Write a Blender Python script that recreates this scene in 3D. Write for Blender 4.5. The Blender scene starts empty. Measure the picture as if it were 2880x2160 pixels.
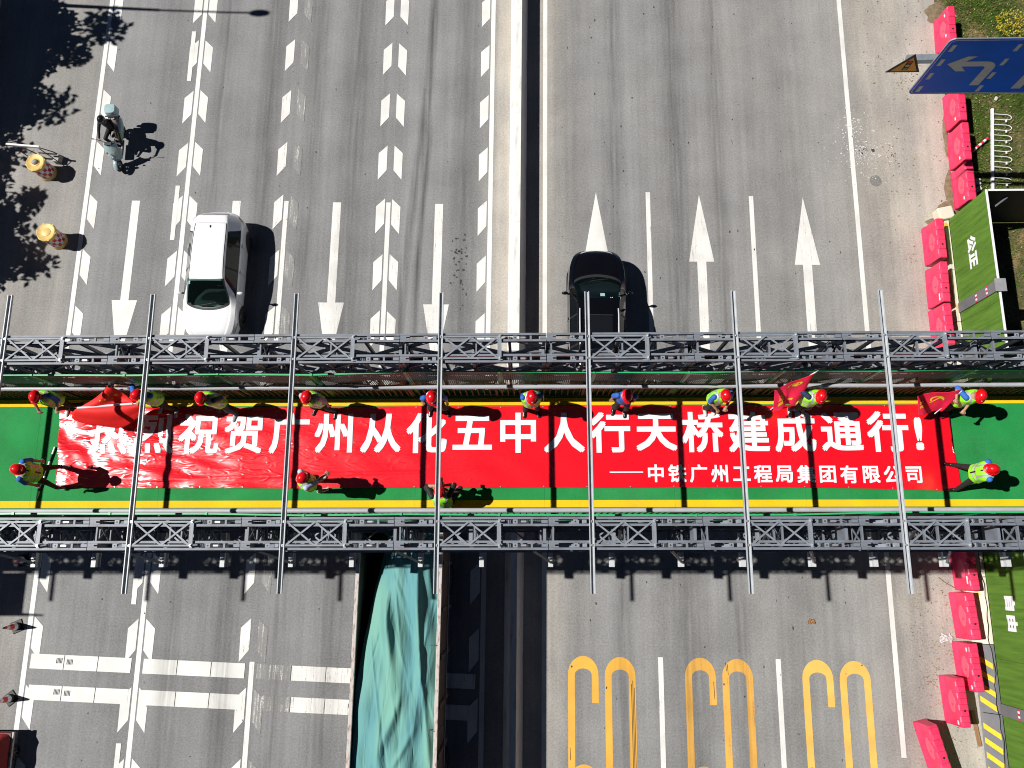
import bpy, bmesh, math, random
from mathutils import Vector, Matrix
R = math.radians
random.seed(7)
scene = bpy.context.scene
COL = scene.collection

# ------------------------------------------------------------------ camera
cam_d = bpy.data.cameras.new('camera')
cam = bpy.data.objects.new('camera', cam_d)
COL.objects.link(cam)
cam_d.sensor_width = 36.0
cam_d.lens = 28.98
cam_d.clip_end = 3000.0
cam.location = (0.0, 0.0, 26.168)
cam.rotation_mode = 'YXZ'
cam.rotation_euler = (R(12.511), R(1.015), R(-0.249))
scene.camera = cam

# ------------------------------------------------------------------ light
SUN_TO = Vector((-0.80, 0.054, 1.0)).normalized()      # towards the sun
SUN_EL = math.asin(SUN_TO.z)
world = bpy.data.worlds.new('World')
scene.world = world
world.use_nodes = True
wn = world.node_tree
sky = wn.nodes.new('ShaderNodeTexSky')
sky.sky_type = 'NISHITA'
sky.sun_disc = False
sky.sun_elevation = SUN_EL
sky.sun_rotation = math.atan2(SUN_TO.x, SUN_TO.y)
sky.altitude = 3000.0
sky.air_density = 0.32
sky.dust_density = 0.0
sky.ozone_density = 2.0
bg = wn.nodes['Background']
bg.inputs['Strength'].default_value = 0.05
wn.links.new(sky.outputs['Color'], bg.inputs['Color'])
sun_d = bpy.data.lights.new('sun', 'SUN')
sun_d.energy = 5.0
sun_d.angle = R(0.5)
sun_d.color = (1.0, 0.98, 0.945)
sun = bpy.data.objects.new('sun', sun_d)
sun.rotation_euler = SUN_TO.to_track_quat('Z', 'Y').to_euler()
sun.location = (-30, 5, 45)
COL.objects.link(sun)
vs = scene.view_settings
vs.view_transform = 'Standard'
vs.look = 'None'
vs.exposure = 0.25
vs.gamma = 1.0
vs.use_curve_mapping = False
scene.cycles.max_bounces = 6
scene.cycles.transparent_max_bounces = 12
scene.cycles.use_denoising = True
scene.cycles.filter_width = 1.05

# ------------------------------------------------------------------ mesh helpers
class MB:
    """collects shapes; build() links them as one mesh object"""
    def __init__(s):
        s.v = []; s.f = []; s.m = []
    def add(s, vs_, fs, mi=0):
        b = len(s.v)
        s.v += [tuple(p) for p in vs_]
        for f in fs:
            s.f.append([i + b for i in f]); s.m.append(mi)
        return s
    def box(s, x0, x1, y0, y1, z0, z1, mi=0, M=None):
        vs_ = [Vector((x, y, z)) for z in (z0, z1) for y in (y0, y1) for x in (x0, x1)]
        if M is not None: vs_ = [M @ p for p in vs_]
        return s.add(vs_, [(0, 2, 3, 1), (4, 5, 7, 6), (0, 1, 5, 4), (2, 6, 7, 3), (0, 4, 6, 2), (1, 3, 7, 5)], mi)
    def bar(s, a, b, w, h, mi=0, up=(0, 0, 1)):
        a = Vector(a); b = Vector(b); d = (b - a).normalized(); u = Vector(up)
        if abs(d.dot(u)) > 0.99: u = Vector((1, 0, 0))
        sd = d.cross(u).normalized() * (w / 2); uu = sd.cross(d).normalized() * (h / 2)
        vs_ = []
        for p in (a, b): vs_ += [p - sd - uu, p + sd - uu, p + sd + uu, p - sd + uu]
        return s.add(vs_, [(3, 2, 1, 0), (4, 5, 6, 7), (0, 1, 5, 4), (1, 2, 6, 5), (2, 3, 7, 6), (3, 0, 4, 7)], mi)
    def cyl(s, a, b, r0, r1=None, n=12, mi=0, caps=True):
        r1 = r0 if r1 is None else r1
        a = Vector(a); b = Vector(b); d = (b - a).normalized()
        u = Vector((0, 0, 1)) if abs(d.z) < 0.95 else Vector((1, 0, 0))
        e1 = d.cross(u).normalized(); e2 = d.cross(e1)
        vs_ = []
        for p, r in ((a, r0), (b, r1)):
            for k in range(n):
                t = 2 * math.pi * k / n
                vs_.append(p + (e1 * math.cos(t) + e2 * math.sin(t)) * r)
        fs = [(k, (k + 1) % n, n + (k + 1) % n, n + k) for k in range(n)]
        if caps: fs += [tuple(range(n - 1, -1, -1)), tuple(range(n, 2 * n))]
        return s.add(vs_, fs, mi)
    def tube(s, pts, r, n=8, mi=0, rs=None):
        pts = [Vector(p) for p in pts]; N = len(pts); vs_ = []; e1 = None
        for i, p in enumerate(pts):
            d = (pts[min(i + 1, N - 1)] - pts[max(i - 1, 0)]).normalized()
            if e1 is None:
                u = Vector((0, 0, 1)) if abs(d.z) < 0.9 else Vector((1, 0, 0))
                e1 = d.cross(u).normalized()
            else:
                e1 = (e1 - d * e1.dot(d)).normalized()
            e2 = d.cross(e1); rr = rs[i] if rs else r
            for k in range(n):
                t = 2 * math.pi * k / n
                vs_.append(p + (e1 * math.cos(t) + e2 * math.sin(t)) * rr)
        fs = []
        for i in range(N - 1):
            for k in range(n):
                fs.append((i * n + k, i * n + (k + 1) % n, (i + 1) * n + (k + 1) % n, (i + 1) * n + k))
        fs += [tuple(range(n - 1, -1, -1)), tuple(range((N - 1) * n, N * n))]
        return s.add(vs_, fs, mi)
    def lathe(s, prof, n=24, mi=0, M=None, mis=None):
        """prof: list of (r, z); closed with fans where r == 0"""
        vs_ = []; fs = []; mm = []
        for r, z in prof:
            for k in range(n):
                t = 2 * math.pi * k / n
                p = Vector((r * math.cos(t), r * math.sin(t), z))
                vs_.append(M @ p if M is not None else p)
        b = len(s.v); s.v += [tuple(p) for p in vs_]
        for i in range(len(prof) - 1):
            for k in range(n):
                s.f.append([b + i * n + k, b + i * n + (k + 1) % n, b + (i + 1) * n + (k + 1) % n, b + (i + 1) * n + k])
                s.m.append(mis(i, k) if mis else mi)
        return s
    def ell(s, c, rx, ry, rz, n=14, m=9, mi=0, M=None):
        vs_ = []; c = Vector(c)
        for j in range(m + 1):
            ph = math.pi * j / m
            for k in range(n):
                t = 2 * math.pi * k / n
                p = Vector((rx * math.sin(ph) * math.cos(t), ry * math.sin(ph) * math.sin(t), rz * math.cos(ph)))
                if M is not None: p = M @ p
                vs_.append(c + p)
        fs = [(j * n + k, (j + 1) * n + k, (j + 1) * n + (k + 1) % n, j * n + (k + 1) % n) for j in range(m) for k in range(n)]
        return s.add(vs_, fs, mi)
    def prism(s, poly, z0, z1, mi=0, M=None):
        n = len(poly)
        vs_ = [Vector((x, y, z)) for z in (z0, z1) for x, y in poly]
        if M is not None: vs_ = [M @ p for p in vs_]
        ar = sum(poly[i][0] * poly[(i + 1) % n][1] - poly[(i + 1) % n][0] * poly[i][1] for i in range(n))
        fs = [tuple(range(n - 1, -1, -1)), tuple(range(n, 2 * n))] + [(i, (i + 1) % n, n + (i + 1) % n, n + i) for i in range(n)]
        if ar < 0: fs = [tuple(reversed(f)) for f in fs]
        return s.add(vs_, fs, mi)
    def grid(s, fn, nu, nv, mi=0, mf=None):
        """fn(u, v) -> point for u, v in 0..1"""
        b = len(s.v)
        for j in range(nv + 1):
            for i in range(nu + 1):
                s.v.append(tuple(fn(i / nu, j / nv)))
        for j in range(nv):
            for i in range(nu):
                a = b + j * (nu + 1) + i
                s.f.append([a, a + 1, a + nu + 2, a + nu + 1])
                s.m.append(mf((i + .5) / nu, (j + .5) / nv) if mf else mi)
        return s
    def mesh(s, name, mats, smooth=False, bevel=0.0, weld=False, segs=2, solid=0.0):
        me = bpy.data.meshes.new(name)
        me.from_pydata(s.v, [], s.f)
        for mt in (mats if isinstance(mats, (list, tuple)) else [mats]): me.materials.append(mt)
        if any(s.m): me.polygons.foreach_set('material_index', s.m)
        if weld or bevel:
            bm = bmesh.new(); bm.from_mesh(me)
            bmesh.ops.remove_doubles(bm, verts=bm.verts, dist=1e-5)
            if bevel:
                ed = [e for e in bm.edges if len(e.link_faces) == 2 and e.calc_face_angle(0) > 0.5]
                bmesh.ops.bevel(bm, geom=ed, offset=bevel, segments=segs, affect='EDGES', profile=0.5, clamp_overlap=True)
            bm.to_mesh(me); bm.free()
        if smooth is True:
            me.polygons.foreach_set('use_smooth', [True] * len(me.polygons))
        elif smooth:
            me.polygons.foreach_set('use_smooth', [True] * len(me.polygons))
            me.set_sharp_from_angle(angle=R(smooth))
        me.update()
        return me
    def build(s, name, mats, parent=None, **k):
        return link(name, s.mesh(name, mats, **k), parent)

def link(name, me, parent=None, loc=None, rot=None):
    o = bpy.data.objects.new(name, me)
    COL.objects.link(o)
    if parent is not None: o.parent = parent
    if loc is not None: o.location = loc
    if rot is not None: o.rotation_euler = rot
    return o
def empty(name, loc=(0, 0, 0), rz=0.0):
    o = bpy.data.objects.new(name, None)
    o.empty_display_size = 0.2
    COL.objects.link(o); o.location = loc; o.rotation_euler = (0, 0, rz)
    return o
def tag(o, label, cat, group=None, kind=None):
    o['label'] = label; o['category'] = cat
    if group: o['group'] = group
    if kind: o['kind'] = kind
    return o
def struct(o): o['kind'] = 'structure'; return o
def copy_tree(o, parent=None):
    c = o.copy(); COL.objects.link(c)
    if parent is not None: c.parent = parent
    for ch in list(o.children): copy_tree(ch, c)
    return c

# ------------------------------------------------------------------ materials
def nd(nt, t, **kw):
    n = nt.nodes.new(t)
    for k, v in kw.items():
        if hasattr(n, k): setattr(n, k, v)
        else: n.inputs[k].default_value = v
    return n
def base_mat(name):
    m = bpy.data.materials.new(name); m.use_nodes = True
    return m, m.node_tree, m.node_tree.nodes['Principled BSDF']
def MAT(name, col, rough=0.5, metal=0.0, var=0.12, scale=6.0, bump=0.0, bscale=80.0, col2=None, coat=0.0, spec=0.5, stretch=(1, 1, 1), rvar=0.0, thr=None):
    """painted / plastic / cloth surface: base colour broken up by noise, optional fine bump and patches of a second colour"""
    m, nt, p = base_mat(name); L = nt.links.new
    tc = nd(nt, 'ShaderNodeTexCoord'); mp = nd(nt, 'ShaderNodeMapping'); mp.inputs['Scale'].default_value = stretch
    L(tc.outputs['Object'], mp.inputs['Vector'])
    no = nd(nt, 'ShaderNodeTexNoise', Scale=scale, Detail=5.0, Roughness=0.6); L(mp.outputs['Vector'], no.inputs['Vector'])
    mx = nd(nt, 'ShaderNodeMix', data_type='RGBA')
    c2 = col2 if col2 else tuple(c * (1 - var) for c in col)
    c1 = col if col2 else tuple(min(1.0, c * (1 + var * 0.6)) for c in col)
    mx.inputs[6].default_value = (*c1, 1); mx.inputs[7].default_value = (*c2, 1)
    lo, hi = thr if thr else (0.3, 0.7)
    mr = nd(nt, 'ShaderNodeMapRange'); mr.inputs[1].default_value = lo; mr.inputs[2].default_value = hi
    L(no.outputs['Fac'], mr.inputs[0]); L(mr.outputs[0], mx.inputs[0]); L(mx.outputs[2], p.inputs['Base Color'])
    p.inputs['Roughness'].default_value = rough; p.inputs['Metallic'].default_value = metal
    p.inputs['Coat Weight'].default_value = coat; p.inputs['Coat Roughness'].default_value = 0.06
    p.inputs['Specular IOR Level'].default_value = spec
    if rvar:
        rr = nd(nt, 'ShaderNodeMapRange'); rr.inputs[3].default_value = max(0.02, rough - rvar); rr.inputs[4].default_value = rough + rvar
        L(no.outputs['Fac'], rr.inputs[0]); L(rr.outputs[0], p.inputs['Roughness'])
    if bump:
        n2 = nd(nt, 'ShaderNodeTexNoise', Scale=bscale, Detail=3.0); L(mp.outputs['Vector'], n2.inputs['Vector'])
        bp = nd(nt, 'ShaderNodeBump', Strength=bump, Distance=0.01); L(n2.outputs['Fac'], bp.inputs['Height']); L(bp.outputs['Normal'], p.inputs['Normal'])
    return m

def asphalt_mat():
    m, nt, p = base_mat('asphalt'); L = nt.links.new
    tc = nd(nt, 'ShaderNodeTexCoord')
    sx = nd(nt, 'ShaderNodeSeparateXYZ'); L(tc.outputs['Object'], sx.inputs[0])
    fine = nd(nt, 'ShaderNodeTexNoise', Scale=17.0, Detail=7.0, Roughness=0.85); L(tc.outputs['Object'], fine.inputs['Vector'])
    big = nd(nt, 'ShaderNodeTexNoise', Scale=0.55, Detail=6.0, Roughness=0.6); L(tc.outputs['Object'], big.inputs['Vector'])
    mp = nd(nt, 'ShaderNodeMapping'); mp.inputs['Scale'].default_value = (1.5, 0.045, 1.0); L(tc.outputs['Object'], mp.inputs['Vector'])
    st = nd(nt, 'ShaderNodeTexNoise', Scale=1.0, Detail=5.0, Roughness=0.62); L(mp.outputs['Vector'], st.inputs['Vector'])
    mp2 = nd(nt, 'ShaderNodeMapping'); mp2.inputs['Scale'].default_value = (6.0, 0.22, 1.0); L(tc.outputs['Object'], mp2.inputs['Vector'])
    st2 = nd(nt, 'ShaderNodeTexNoise', Scale=1.0, Detail=4.0, Roughness=0.6); L(mp2.outputs['Vector'], st2.inputs['Vector'])
    def math_(op, a, b, clamp=False):
        n = nd(nt, 'ShaderNodeMath', operation=op, use_clamp=clamp)
        for i, x in enumerate((a, b)):
            if isinstance(x, (int, float)): n.inputs[i].default_value = x
            else: L(x, n.inputs[i])
        return n.outputs[0]
    def rng(x, a, b, c, d):
        n = nd(nt, 'ShaderNodeMapRange'); L(x, n.inputs[0])
        for i, q in enumerate((a, b, c, d)): n.inputs[i + 1].default_value = q
        return n.outputs[0]
    # dust lying on the edges of the carriageways, across the road
    prof = [(-21, .42), (-15.7, .36), (-15.25, .08), (-12, .03), (-1.9, .05), (-1.25, .25), (-1.15, .85), (-0.6, 1.0), (0.5, .85), (0.8, .55), (1.6, .16), (3.0, .10), (6.0, .16), (9.5, .24), (10.9, .34), (11.5, .72), (12.4, .92), (13.4, 1.0), (16, 1.0)]
    xf = rng(sx.outputs[0], -21, 16, 0, 1)
    cr = nd(nt, 'ShaderNodeValToRGB'); el = cr.color_ramp.elements
    el[0].position = 0.0; el[0].color = (prof[0][1],) * 3 + (1,)
    el[1].position = 1.0; el[1].color = (prof[-1][1],) * 3 + (1,)
    for x, v in prof[1:-1]:
        e = el.new((x + 21) / 37.0); e.color = (v, v, v, 1)
    L(xf, cr.inputs[0])
    # wheel paths: a little darker, one pair a lane (period 3.5 m)
    ph = math_('MULTIPLY', math_('ADD', sx.outputs[0], 15.3), 2 * math.pi / 3.5 * 1.0)
    wp = rng(nd_sin(nt, ph, L), -1, 1, 0, 1)
    tone = math_('ADD', rng(st.outputs['Fac'], .3, .7, -0.12, 0.10), rng(st2.outputs['Fac'], .3, .7, -0.06, 0.05))
    tone = math_('ADD', tone, rng(big.outputs['Fac'], .3, .7, -0.13, 0.13))
    tone = math_('ADD', tone, rng(wp, 0, 1, -0.09, 0.07))
    tone = math_('ADD', tone, rng(fine.outputs['Fac'], .30, .70, -0.36, 0.36))
    tone = math_('ADD', tone, 1.0)
    dn = nd(nt, 'ShaderNodeTexNoise', Scale=0.8, Detail=7.0, Roughness=0.65); 
    mp3 = nd(nt, 'ShaderNodeMapping'); mp3.inputs['Scale'].default_value = (1.0, 0.35, 1.0); L(tc.outputs['Object'], mp3.inputs['Vector']); L(mp3.outputs['Vector'], dn.inputs['Vector'])
    dust = math_('MULTIPLY', cr.outputs[0], rng(dn.outputs['Fac'], .28, .62, 0.45, 1.15), True)
    mx = nd(nt, 'ShaderNodeMix', data_type='RGBA'); mx.inputs[6].default_value = (0.209, 0.209, 0.209, 1); mx.inputs[7].default_value = (0.400, 0.362, 0.312, 1)
    L(dust, mx.inputs[0])
    mul = nd(nt, 'ShaderNodeMix', data_type='RGBA', blend_type='MULTIPLY'); mul.inputs[0].default_value = 1.0
    L(mx.outputs[2], mul.inputs[6]); L(tone, mul.inputs[7])
    # pale stone chips and dark pits
    vo = nd(nt, 'ShaderNodeTexVoronoi', Scale=26.0); L(tc.outputs['Object'], vo.inputs['Vector'])
    spk = rng(vo.outputs['Distance'], 0.0, 0.16, 0.35, 0.0)
    mx2 = nd(nt, 'ShaderNodeMix', data_type='RGBA'); L(spk, mx2.inputs[0]); L(mul.outputs[2], mx2.inputs[6]); mx2.inputs[7].default_value = (0.30, 0.29, 0.27, 1)
    # thin cracks
    vc = nd(nt, 'ShaderNodeTexVoronoi', Scale=0.16, feature='DISTANCE_TO_EDGE')
    wob = nd(nt, 'ShaderNodeTexNoise', Scale=1.6, Detail=5.0); L(tc.outputs['Object'], wob.inputs['Vector'])
    va = nd(nt, 'ShaderNodeVectorMath', operation='ADD'); L(tc.outputs['Object'], va.inputs[0]); L(wob.outputs['Color'], va.inputs[1]); L(va.outputs[0], vc.inputs['Vector'])
    ck = math_('MULTIPLY', rng(vc.outputs['Distance'], 0.0, 0.0012, 0.45, 0.0), rng(big.outputs['Fac'], .50, .62, 0.0, 1.0))
    mx3 = nd(nt, 'ShaderNodeMix', data_type='RGBA'); L(ck, mx3.inputs[0]); L(mx2.outputs[2], mx3.inputs[6]); mx3.inputs[7].default_value = (0.05, 0.05, 0.05, 1)
    L(mx3.outputs[2], p.inputs['Base Color'])
    p.inputs['Roughness'].default_value = 0.82; p.inputs['Specular IOR Level'].default_value = 0.3
    bp = nd(nt, 'ShaderNodeBump', Strength=0.35, Distance=0.01); L(fine.outputs['Fac'], bp.inputs['Height']); L(bp.outputs['Normal'], p.inputs['Normal'])
    return m
def nd_sin(nt, x, L):
    n = nd(nt, 'ShaderNodeMath', operation='SINE'); L(x, n.inputs[0]); return n.outputs[0]

def paint_mat(name, col, wear, under=(0.15, 0.146, 0.14), streak=(9.0, 0.5, 1.0)):
    """road paint worn through in streaks along the traffic"""
    m, nt, p = base_mat(name); L = nt.links.new
    geo = nd(nt, 'ShaderNodeTexCoord'); mp = nd(nt, 'ShaderNodeMapping'); mp.inputs['Scale'].default_value = streak
    L(geo.outputs['Object'], mp.inputs['Vector'])
    n1 = nd(nt, 'ShaderNodeTexNoise', Scale=2.2, Detail=6.0, Roughness=0.7); L(mp.outputs['Vector'], n1.inputs['Vector'])
    n2 = nd(nt, 'ShaderNodeTexNoise', Scale=30.0, Detail=4.0, Roughness=0.7); L(geo.outputs['Object'], n2.inputs['Vector'])
    ad = nd(nt, 'ShaderNodeMath', operation='MULTIPLY_ADD'); L(n2.outputs['Fac'], ad.inputs[0]); ad.inputs[1].default_value = 0.45; L(n1.outputs['Fac'], ad.inputs[2])
    mr = nd(nt, 'ShaderNodeMapRange'); L(ad.outputs[0], mr.inputs[0])
    mr.inputs[1].default_value = 0.98 - 0.42 * wear; mr.inputs[2].default_value = 1.10 - 0.42 * wear; mr.inputs[4].default_value = 0.85
    mx = nd(nt, 'ShaderNodeMix', data_type='RGBA'); mx.inputs[6].default_value = (*col, 1); mx.inputs[7].default_value = (*under, 1); L(mr.outputs[0], mx.inputs[0])
    n3 = nd(nt, 'ShaderNodeTexNoise', Scale=1.3, Detail=5.0); L(geo.outputs['Object'], n3.inputs['Vector'])
    r3 = nd(nt, 'ShaderNodeMapRange'); L(n3.outputs['Fac'], r3.inputs[0]); r3.inputs[1].default_value = .3; r3.inputs[2].default_value = .7; r3.inputs[3].default_value = .84; r3.inputs[4].default_value = 1.06
    mu = nd(nt, 'ShaderNodeMix', data_type='RGBA', blend_type='MULTIPLY'); mu.inputs[0].default_value = 1; L(mx.outputs[2], mu.inputs[6]); L(r3.outputs[0], mu.inputs[7])
    L(mu.outputs[2], p.inputs['Base Color']); p.inputs['Roughness'].default_value = 0.65
    return m

def glass_mat(name, col=(0.012, 0.02, 0.022)):
    m, nt, p = base_mat(name)
    p.inputs['Base Color'].default_value = (*col, 1); p.inputs['Roughness'].default_value = 0.04
    p.inputs['Specular IOR Level'].default_value = 0.2
    return m

def clear_glass(name, tint):
    m, nt, p = base_mat(name); L = nt.links.new
    tr = nd(nt, 'ShaderNodeBsdfTransparent'); tr.inputs[0].default_value = (*tint, 1)
    p.inputs['Base Color'].default_value = (.01, .02, .02, 1); p.inputs['Roughness'].default_value = .03
    lw = nd(nt, 'ShaderNodeLayerWeight', Blend=.25); mr = nd(nt, 'ShaderNodeMapRange'); L(lw.outputs['Fresnel'], mr.inputs[0]); mr.inputs[3].default_value = .18; mr.inputs[4].default_value = .9
    mx = nd(nt, 'ShaderNodeMixShader'); L(mr.outputs[0], mx.inputs[0]); L(tr.outputs[0], mx.inputs[1]); L(p.outputs[0], mx.inputs[2])
    L(mx.outputs[0], nt.nodes['Material Output'].inputs['Surface'])
    return m
ASPHALT = asphalt_mat()
PAINT = paint_mat('road paint white', (0.71, 0.70, 0.66), 0.22)
PAINT_MID = paint_mat('road paint white rubbed', (0.72, 0.70, 0.66), 0.42)
PAINT_WORN = paint_mat('road paint white worn', (0.66, 0.65, 0.61), 1.0)
PAINT_Y = paint_mat('road paint yellow', (0.78, 0.40, 0.05), 0.25)
PAINT_YW = paint_mat('road paint yellow worn', (0.76, 0.40, 0.07), 0.42)
PAINT_YP = paint_mat('road paint yellow pale', (0.80, 0.47, 0.10), 0.2)
STEEL = MAT('painted bridge steel', (0.165, 0.183, 0.215), 0.52, 0.0, 0.18, 3.0, rvar=0.06, col2=(0.130, 0.133, 0.145), thr=(.48, .66))
STEEL_L = MAT('galvanised bracing', (0.215, 0.235, 0.265), 0.5, 0.0, 0.22, 5.0, rvar=0.06)
GALV = MAT('bright galvanised channel', (0.47, 0.49, 0.51), 0.45, 0.1, 0.16, 5.0, rvar=0.06)
ZINC = MAT('bright zinc bolts', (0.72, 0.74, 0.78), 0.28, 0.7, 0.1, 20.0)
STEEL_D = MAT('dark primer steel', (0.055, 0.045, 0.043), 0.6, 0.0, 0.3, 6.0)
RUST = MAT('rusty baluster bar', (0.20, 0.10, 0.04), 0.7, 0.0, 0.4, 9.0)
PIPE = MAT('grey handrail paint', (0.40, 0.40, 0.42), 0.45, 0.0, 0.10, 4.0)
GREEN_F = MAT('green fence coating', (0.03, 0.40, 0.14), 0.4, 0.0, 0.15, 5.0)
CONC = MAT('concrete', (0.40, 0.38, 0.35), 0.85, 0.0, 0.3, 3.0, bump=0.3)
WHITE_C = MAT('whitewashed concrete', (0.72, 0.70, 0.66), 0.8, 0.0, 0.2, 2.0, bump=0.25, col2=(0.42, 0.40, 0.37), thr=(0.52, 0.78), stretch=(3, 0.6, 2))
BLACK = MAT('matt black', (0.012, 0.012, 0.014), 0.6, 0.0, 0.3, 10)
RUBBER = MAT('tyre rubber', (0.018, 0.018, 0.019), 0.75, 0.0, 0.3, 12, bump=0.3)
WHITE_P = MAT('white gloss plastic', (0.78, 0.78, 0.77), 0.3, 0.0, 0.05, 5)

# ================================================================== SETTING
ROAD_RZ = -0.0107
def verge_mat():
    m, nt, p = base_mat('verge soil'); L = nt.links.new
    tc = nd(nt, 'ShaderNodeTexCoord')
    a = nd(nt, 'ShaderNodeTexNoise', Scale=0.9, Detail=7.0, Roughness=0.65); L(tc.outputs['Object'], a.inputs['Vector'])
    b = nd(nt, 'ShaderNodeTexNoise', Scale=9.0, Detail=6.0, Roughness=0.7); L(tc.outputs['Object'], b.inputs['Vector'])
    cr = nd(nt, 'ShaderNodeValToRGB'); e = cr.color_ramp.elements
    e[0].position = .36; e[0].color = (0.035, 0.060, 0.012, 1); e[1].position = .66; e[1].color = (0.24, 0.16, 0.075, 1)
    k = e.new(.5); k.color = (0.10, 0.085, 0.030, 1)
    ad = nd(nt, 'ShaderNodeMath', operation='MULTIPLY_ADD'); L(b.outputs['Fac'], ad.inputs[0]); ad.inputs[1].default_value = .5
    sb = nd(nt, 'ShaderNodeMath', operation='SUBTRACT'); L(a.outputs['Fac'], sb.inputs[0]); sb.inputs[1].default_value = .25
    L(sb.outputs[0], ad.inputs[2]); L(ad.outputs[0], cr.inputs[0]); L(cr.outputs[0], p.inputs['Base Color'])
    p.inputs['Roughness'].default_value = .95
    bp = nd(nt, 'ShaderNodeBump', Strength=.8, Distance=.03); L(b.outputs['Fac'], bp.inputs['Height']); L(bp.outputs['Normal'], p.inputs['Normal'])
    return m
SOIL = verge_mat()
g = struct(MB().add([(-900, -900, -.03), (900, -900, -.03), (900, 900, -.03), (-900, 900, -.03)], [(0, 1, 2, 3)]).build('ground', SOIL))

# carriageway sheet, its own frame turned 0.6 degrees against the footbridge
road = MB()
road.grid(lambda u, v: (-19.4 + 33.9 * u, -160 + 320 * v, 0.0), 8, 40)
road = struct(road.build('road', ASPHALT)); road.rotation_euler.z = ROAD_RZ
def toworld(x, y):
    c, s_ = math.cos(ROAD_RZ), math.sin(ROAD_RZ)
    return (x * c - y * s_, x * s_ + y * c)

# pavement with kerb on the far left
pv = MB(); pv.box(-60, -19.7, -160, 160, -.05, .12)
pv = struct(pv.build('pavement', MAT('pavement slabs', (.20, .19, .18), .9, 0, .3, 1.5, bump=.3))); pv.rotation_euler.z = ROAD_RZ
kerb_me = None
for i in range(26):
    if kerb_me is None:
        kerb_me = MB().box(-.15, .15, -.49, .49, -.05, .15).mesh('kerb_stone', CONC, bevel=.015)
    k = link('kerb_stone', kerb_me, pv, (-19.55, 2.0 + i * 1.0, 0))

Z1, Z2 = 0.004, 0.008
def sheet(name, polys, mat, z=Z1, parent=None):
    mb = MB()
    for pl in polys:
        ar = sum(pl[i][0] * pl[(i + 1) % len(pl)][1] - pl[(i + 1) % len(pl)][0] * pl[i][1] for i in range(len(pl)))
        pl = pl if ar > 0 else pl[::-1]
        mb.add([(x, y, z) for x, y in pl], [tuple(range(len(pl)))])
    return mb.build(name, mat, parent if parent is not None else road)
def strip(name, x, y0, y1, mat=PAINT, w=.15, z=Z1):
    return sheet(name, [[(x - w / 2, y0), (x + w / 2, y0), (x + w / 2, y1), (x - w / 2, y1)]], mat, z)

LX = [-15.30, -11.82, -8.33, -4.81, -1.32]
EDGE_PAINT = paint_mat('road paint white edge', (0.74, 0.73, 0.69), 0.20)
strip('edge_line', LX[0], -60, 90, EDGE_PAINT)
strip('lane_line', LX[1], -60, 90, EDGE_PAINT)
strip('lane_line', LX[2], 1.2, 12.2, PAINT_MID); strip('lane_line', LX[2], -60, -2.9, PAINT_MID)
strip('lane_line', LX[3], 1.2, 12.15, PAINT); strip('lane_line', LX[3], -60, -2.9, PAINT)
strip('edge_line', LX[4], -60, 90, PAINT)
strip('edge_line', 0.55, -60, 90, PAINT)
strip('edge_line', 11.10, -5.35, 90, PAINT)
for y in (18.8, 12.76, 6.75, .75, -5.27):
    strip('lane_dash', -12.15, y - 2.0, y, PAINT, .15, .0105)
# longitudinal slow-down blocks, 1 m long every 2 m, slanted at 45 degrees
def block(x, y, side, mat):
    i = x + side * .12; o = x + side * .42
    yy = y + random.uniform(-.02, .02)
    return sheet('slowdown_block', [[(i, yy), (o, yy - .29), (o - side * .01, yy - 1.29), (i, yy - .93)]], mat, Z2)
for li, (x, y0, sides) in enumerate([(LX[0], 18.47, (1,)), (LX[1], 18.43, (-1, 1)), (LX[2], 18.46, (-1, 1)), (LX[3], 18.32, (-1, 1)), (LX[4], 18.25, (-1,))]):
    for k in range(-1, 14):
        y = y0 - 2.01 * k
        for sd in sides:
            mt = PAINT
            if li == 2: mt = PAINT_WORN if sd > 0 else PAINT_MID
            if li == 3 and sd > 0 and k >= 3: mt = PAINT_MID
            block(x, y, sd, mt)
# lane arrows, 6 m long
def arrow(x, y, d, mat, name='lane_arrow'):
    """y is the tip for northbound arrows (d = 1), the tail for southbound ones"""
    if d > 0: pts = [(0, 0), (.42, -2.42), (.15, -2.42), (.15, -6), (-.15, -6), (-.15, -2.42), (-.42, -2.42)]
    else: pts = [(-.14, 0), (.14, 0), (.14, -3.6), (.43, -3.6), (0, -6), (-.43, -3.6), (-.14, -3.6)]
    return sheet(name, [[(x + a, y + b) for a, b in pts]], mat, Z1)
arrow(-13.55, 12.2, -1, PAINT); arrow(-10.05, 12.2, -1, PAINT_MID); arrow(-6.58, 12.15, -1, PAINT_MID); arrow(-3.07, 12.1, -1, PAINT_MID)
arrow(2.29, 12.55, 1, PAINT); arrow(5.80, 12.46, 1, PAINT_MID); arrow(9.31, 12.36, 1, PAINT_MID)
strip('lane_dash', 4.06, 4.5, 12.55, PAINT_MID); strip('lane_dash', 7.56, 4.5, 12.41, PAINT_MID)
strip('lane_dash', 4.06, -12, -2.62, PAINT_MID); strip('lane_dash', 7.59, -12, -2.63, PAINT_MID)
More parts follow.
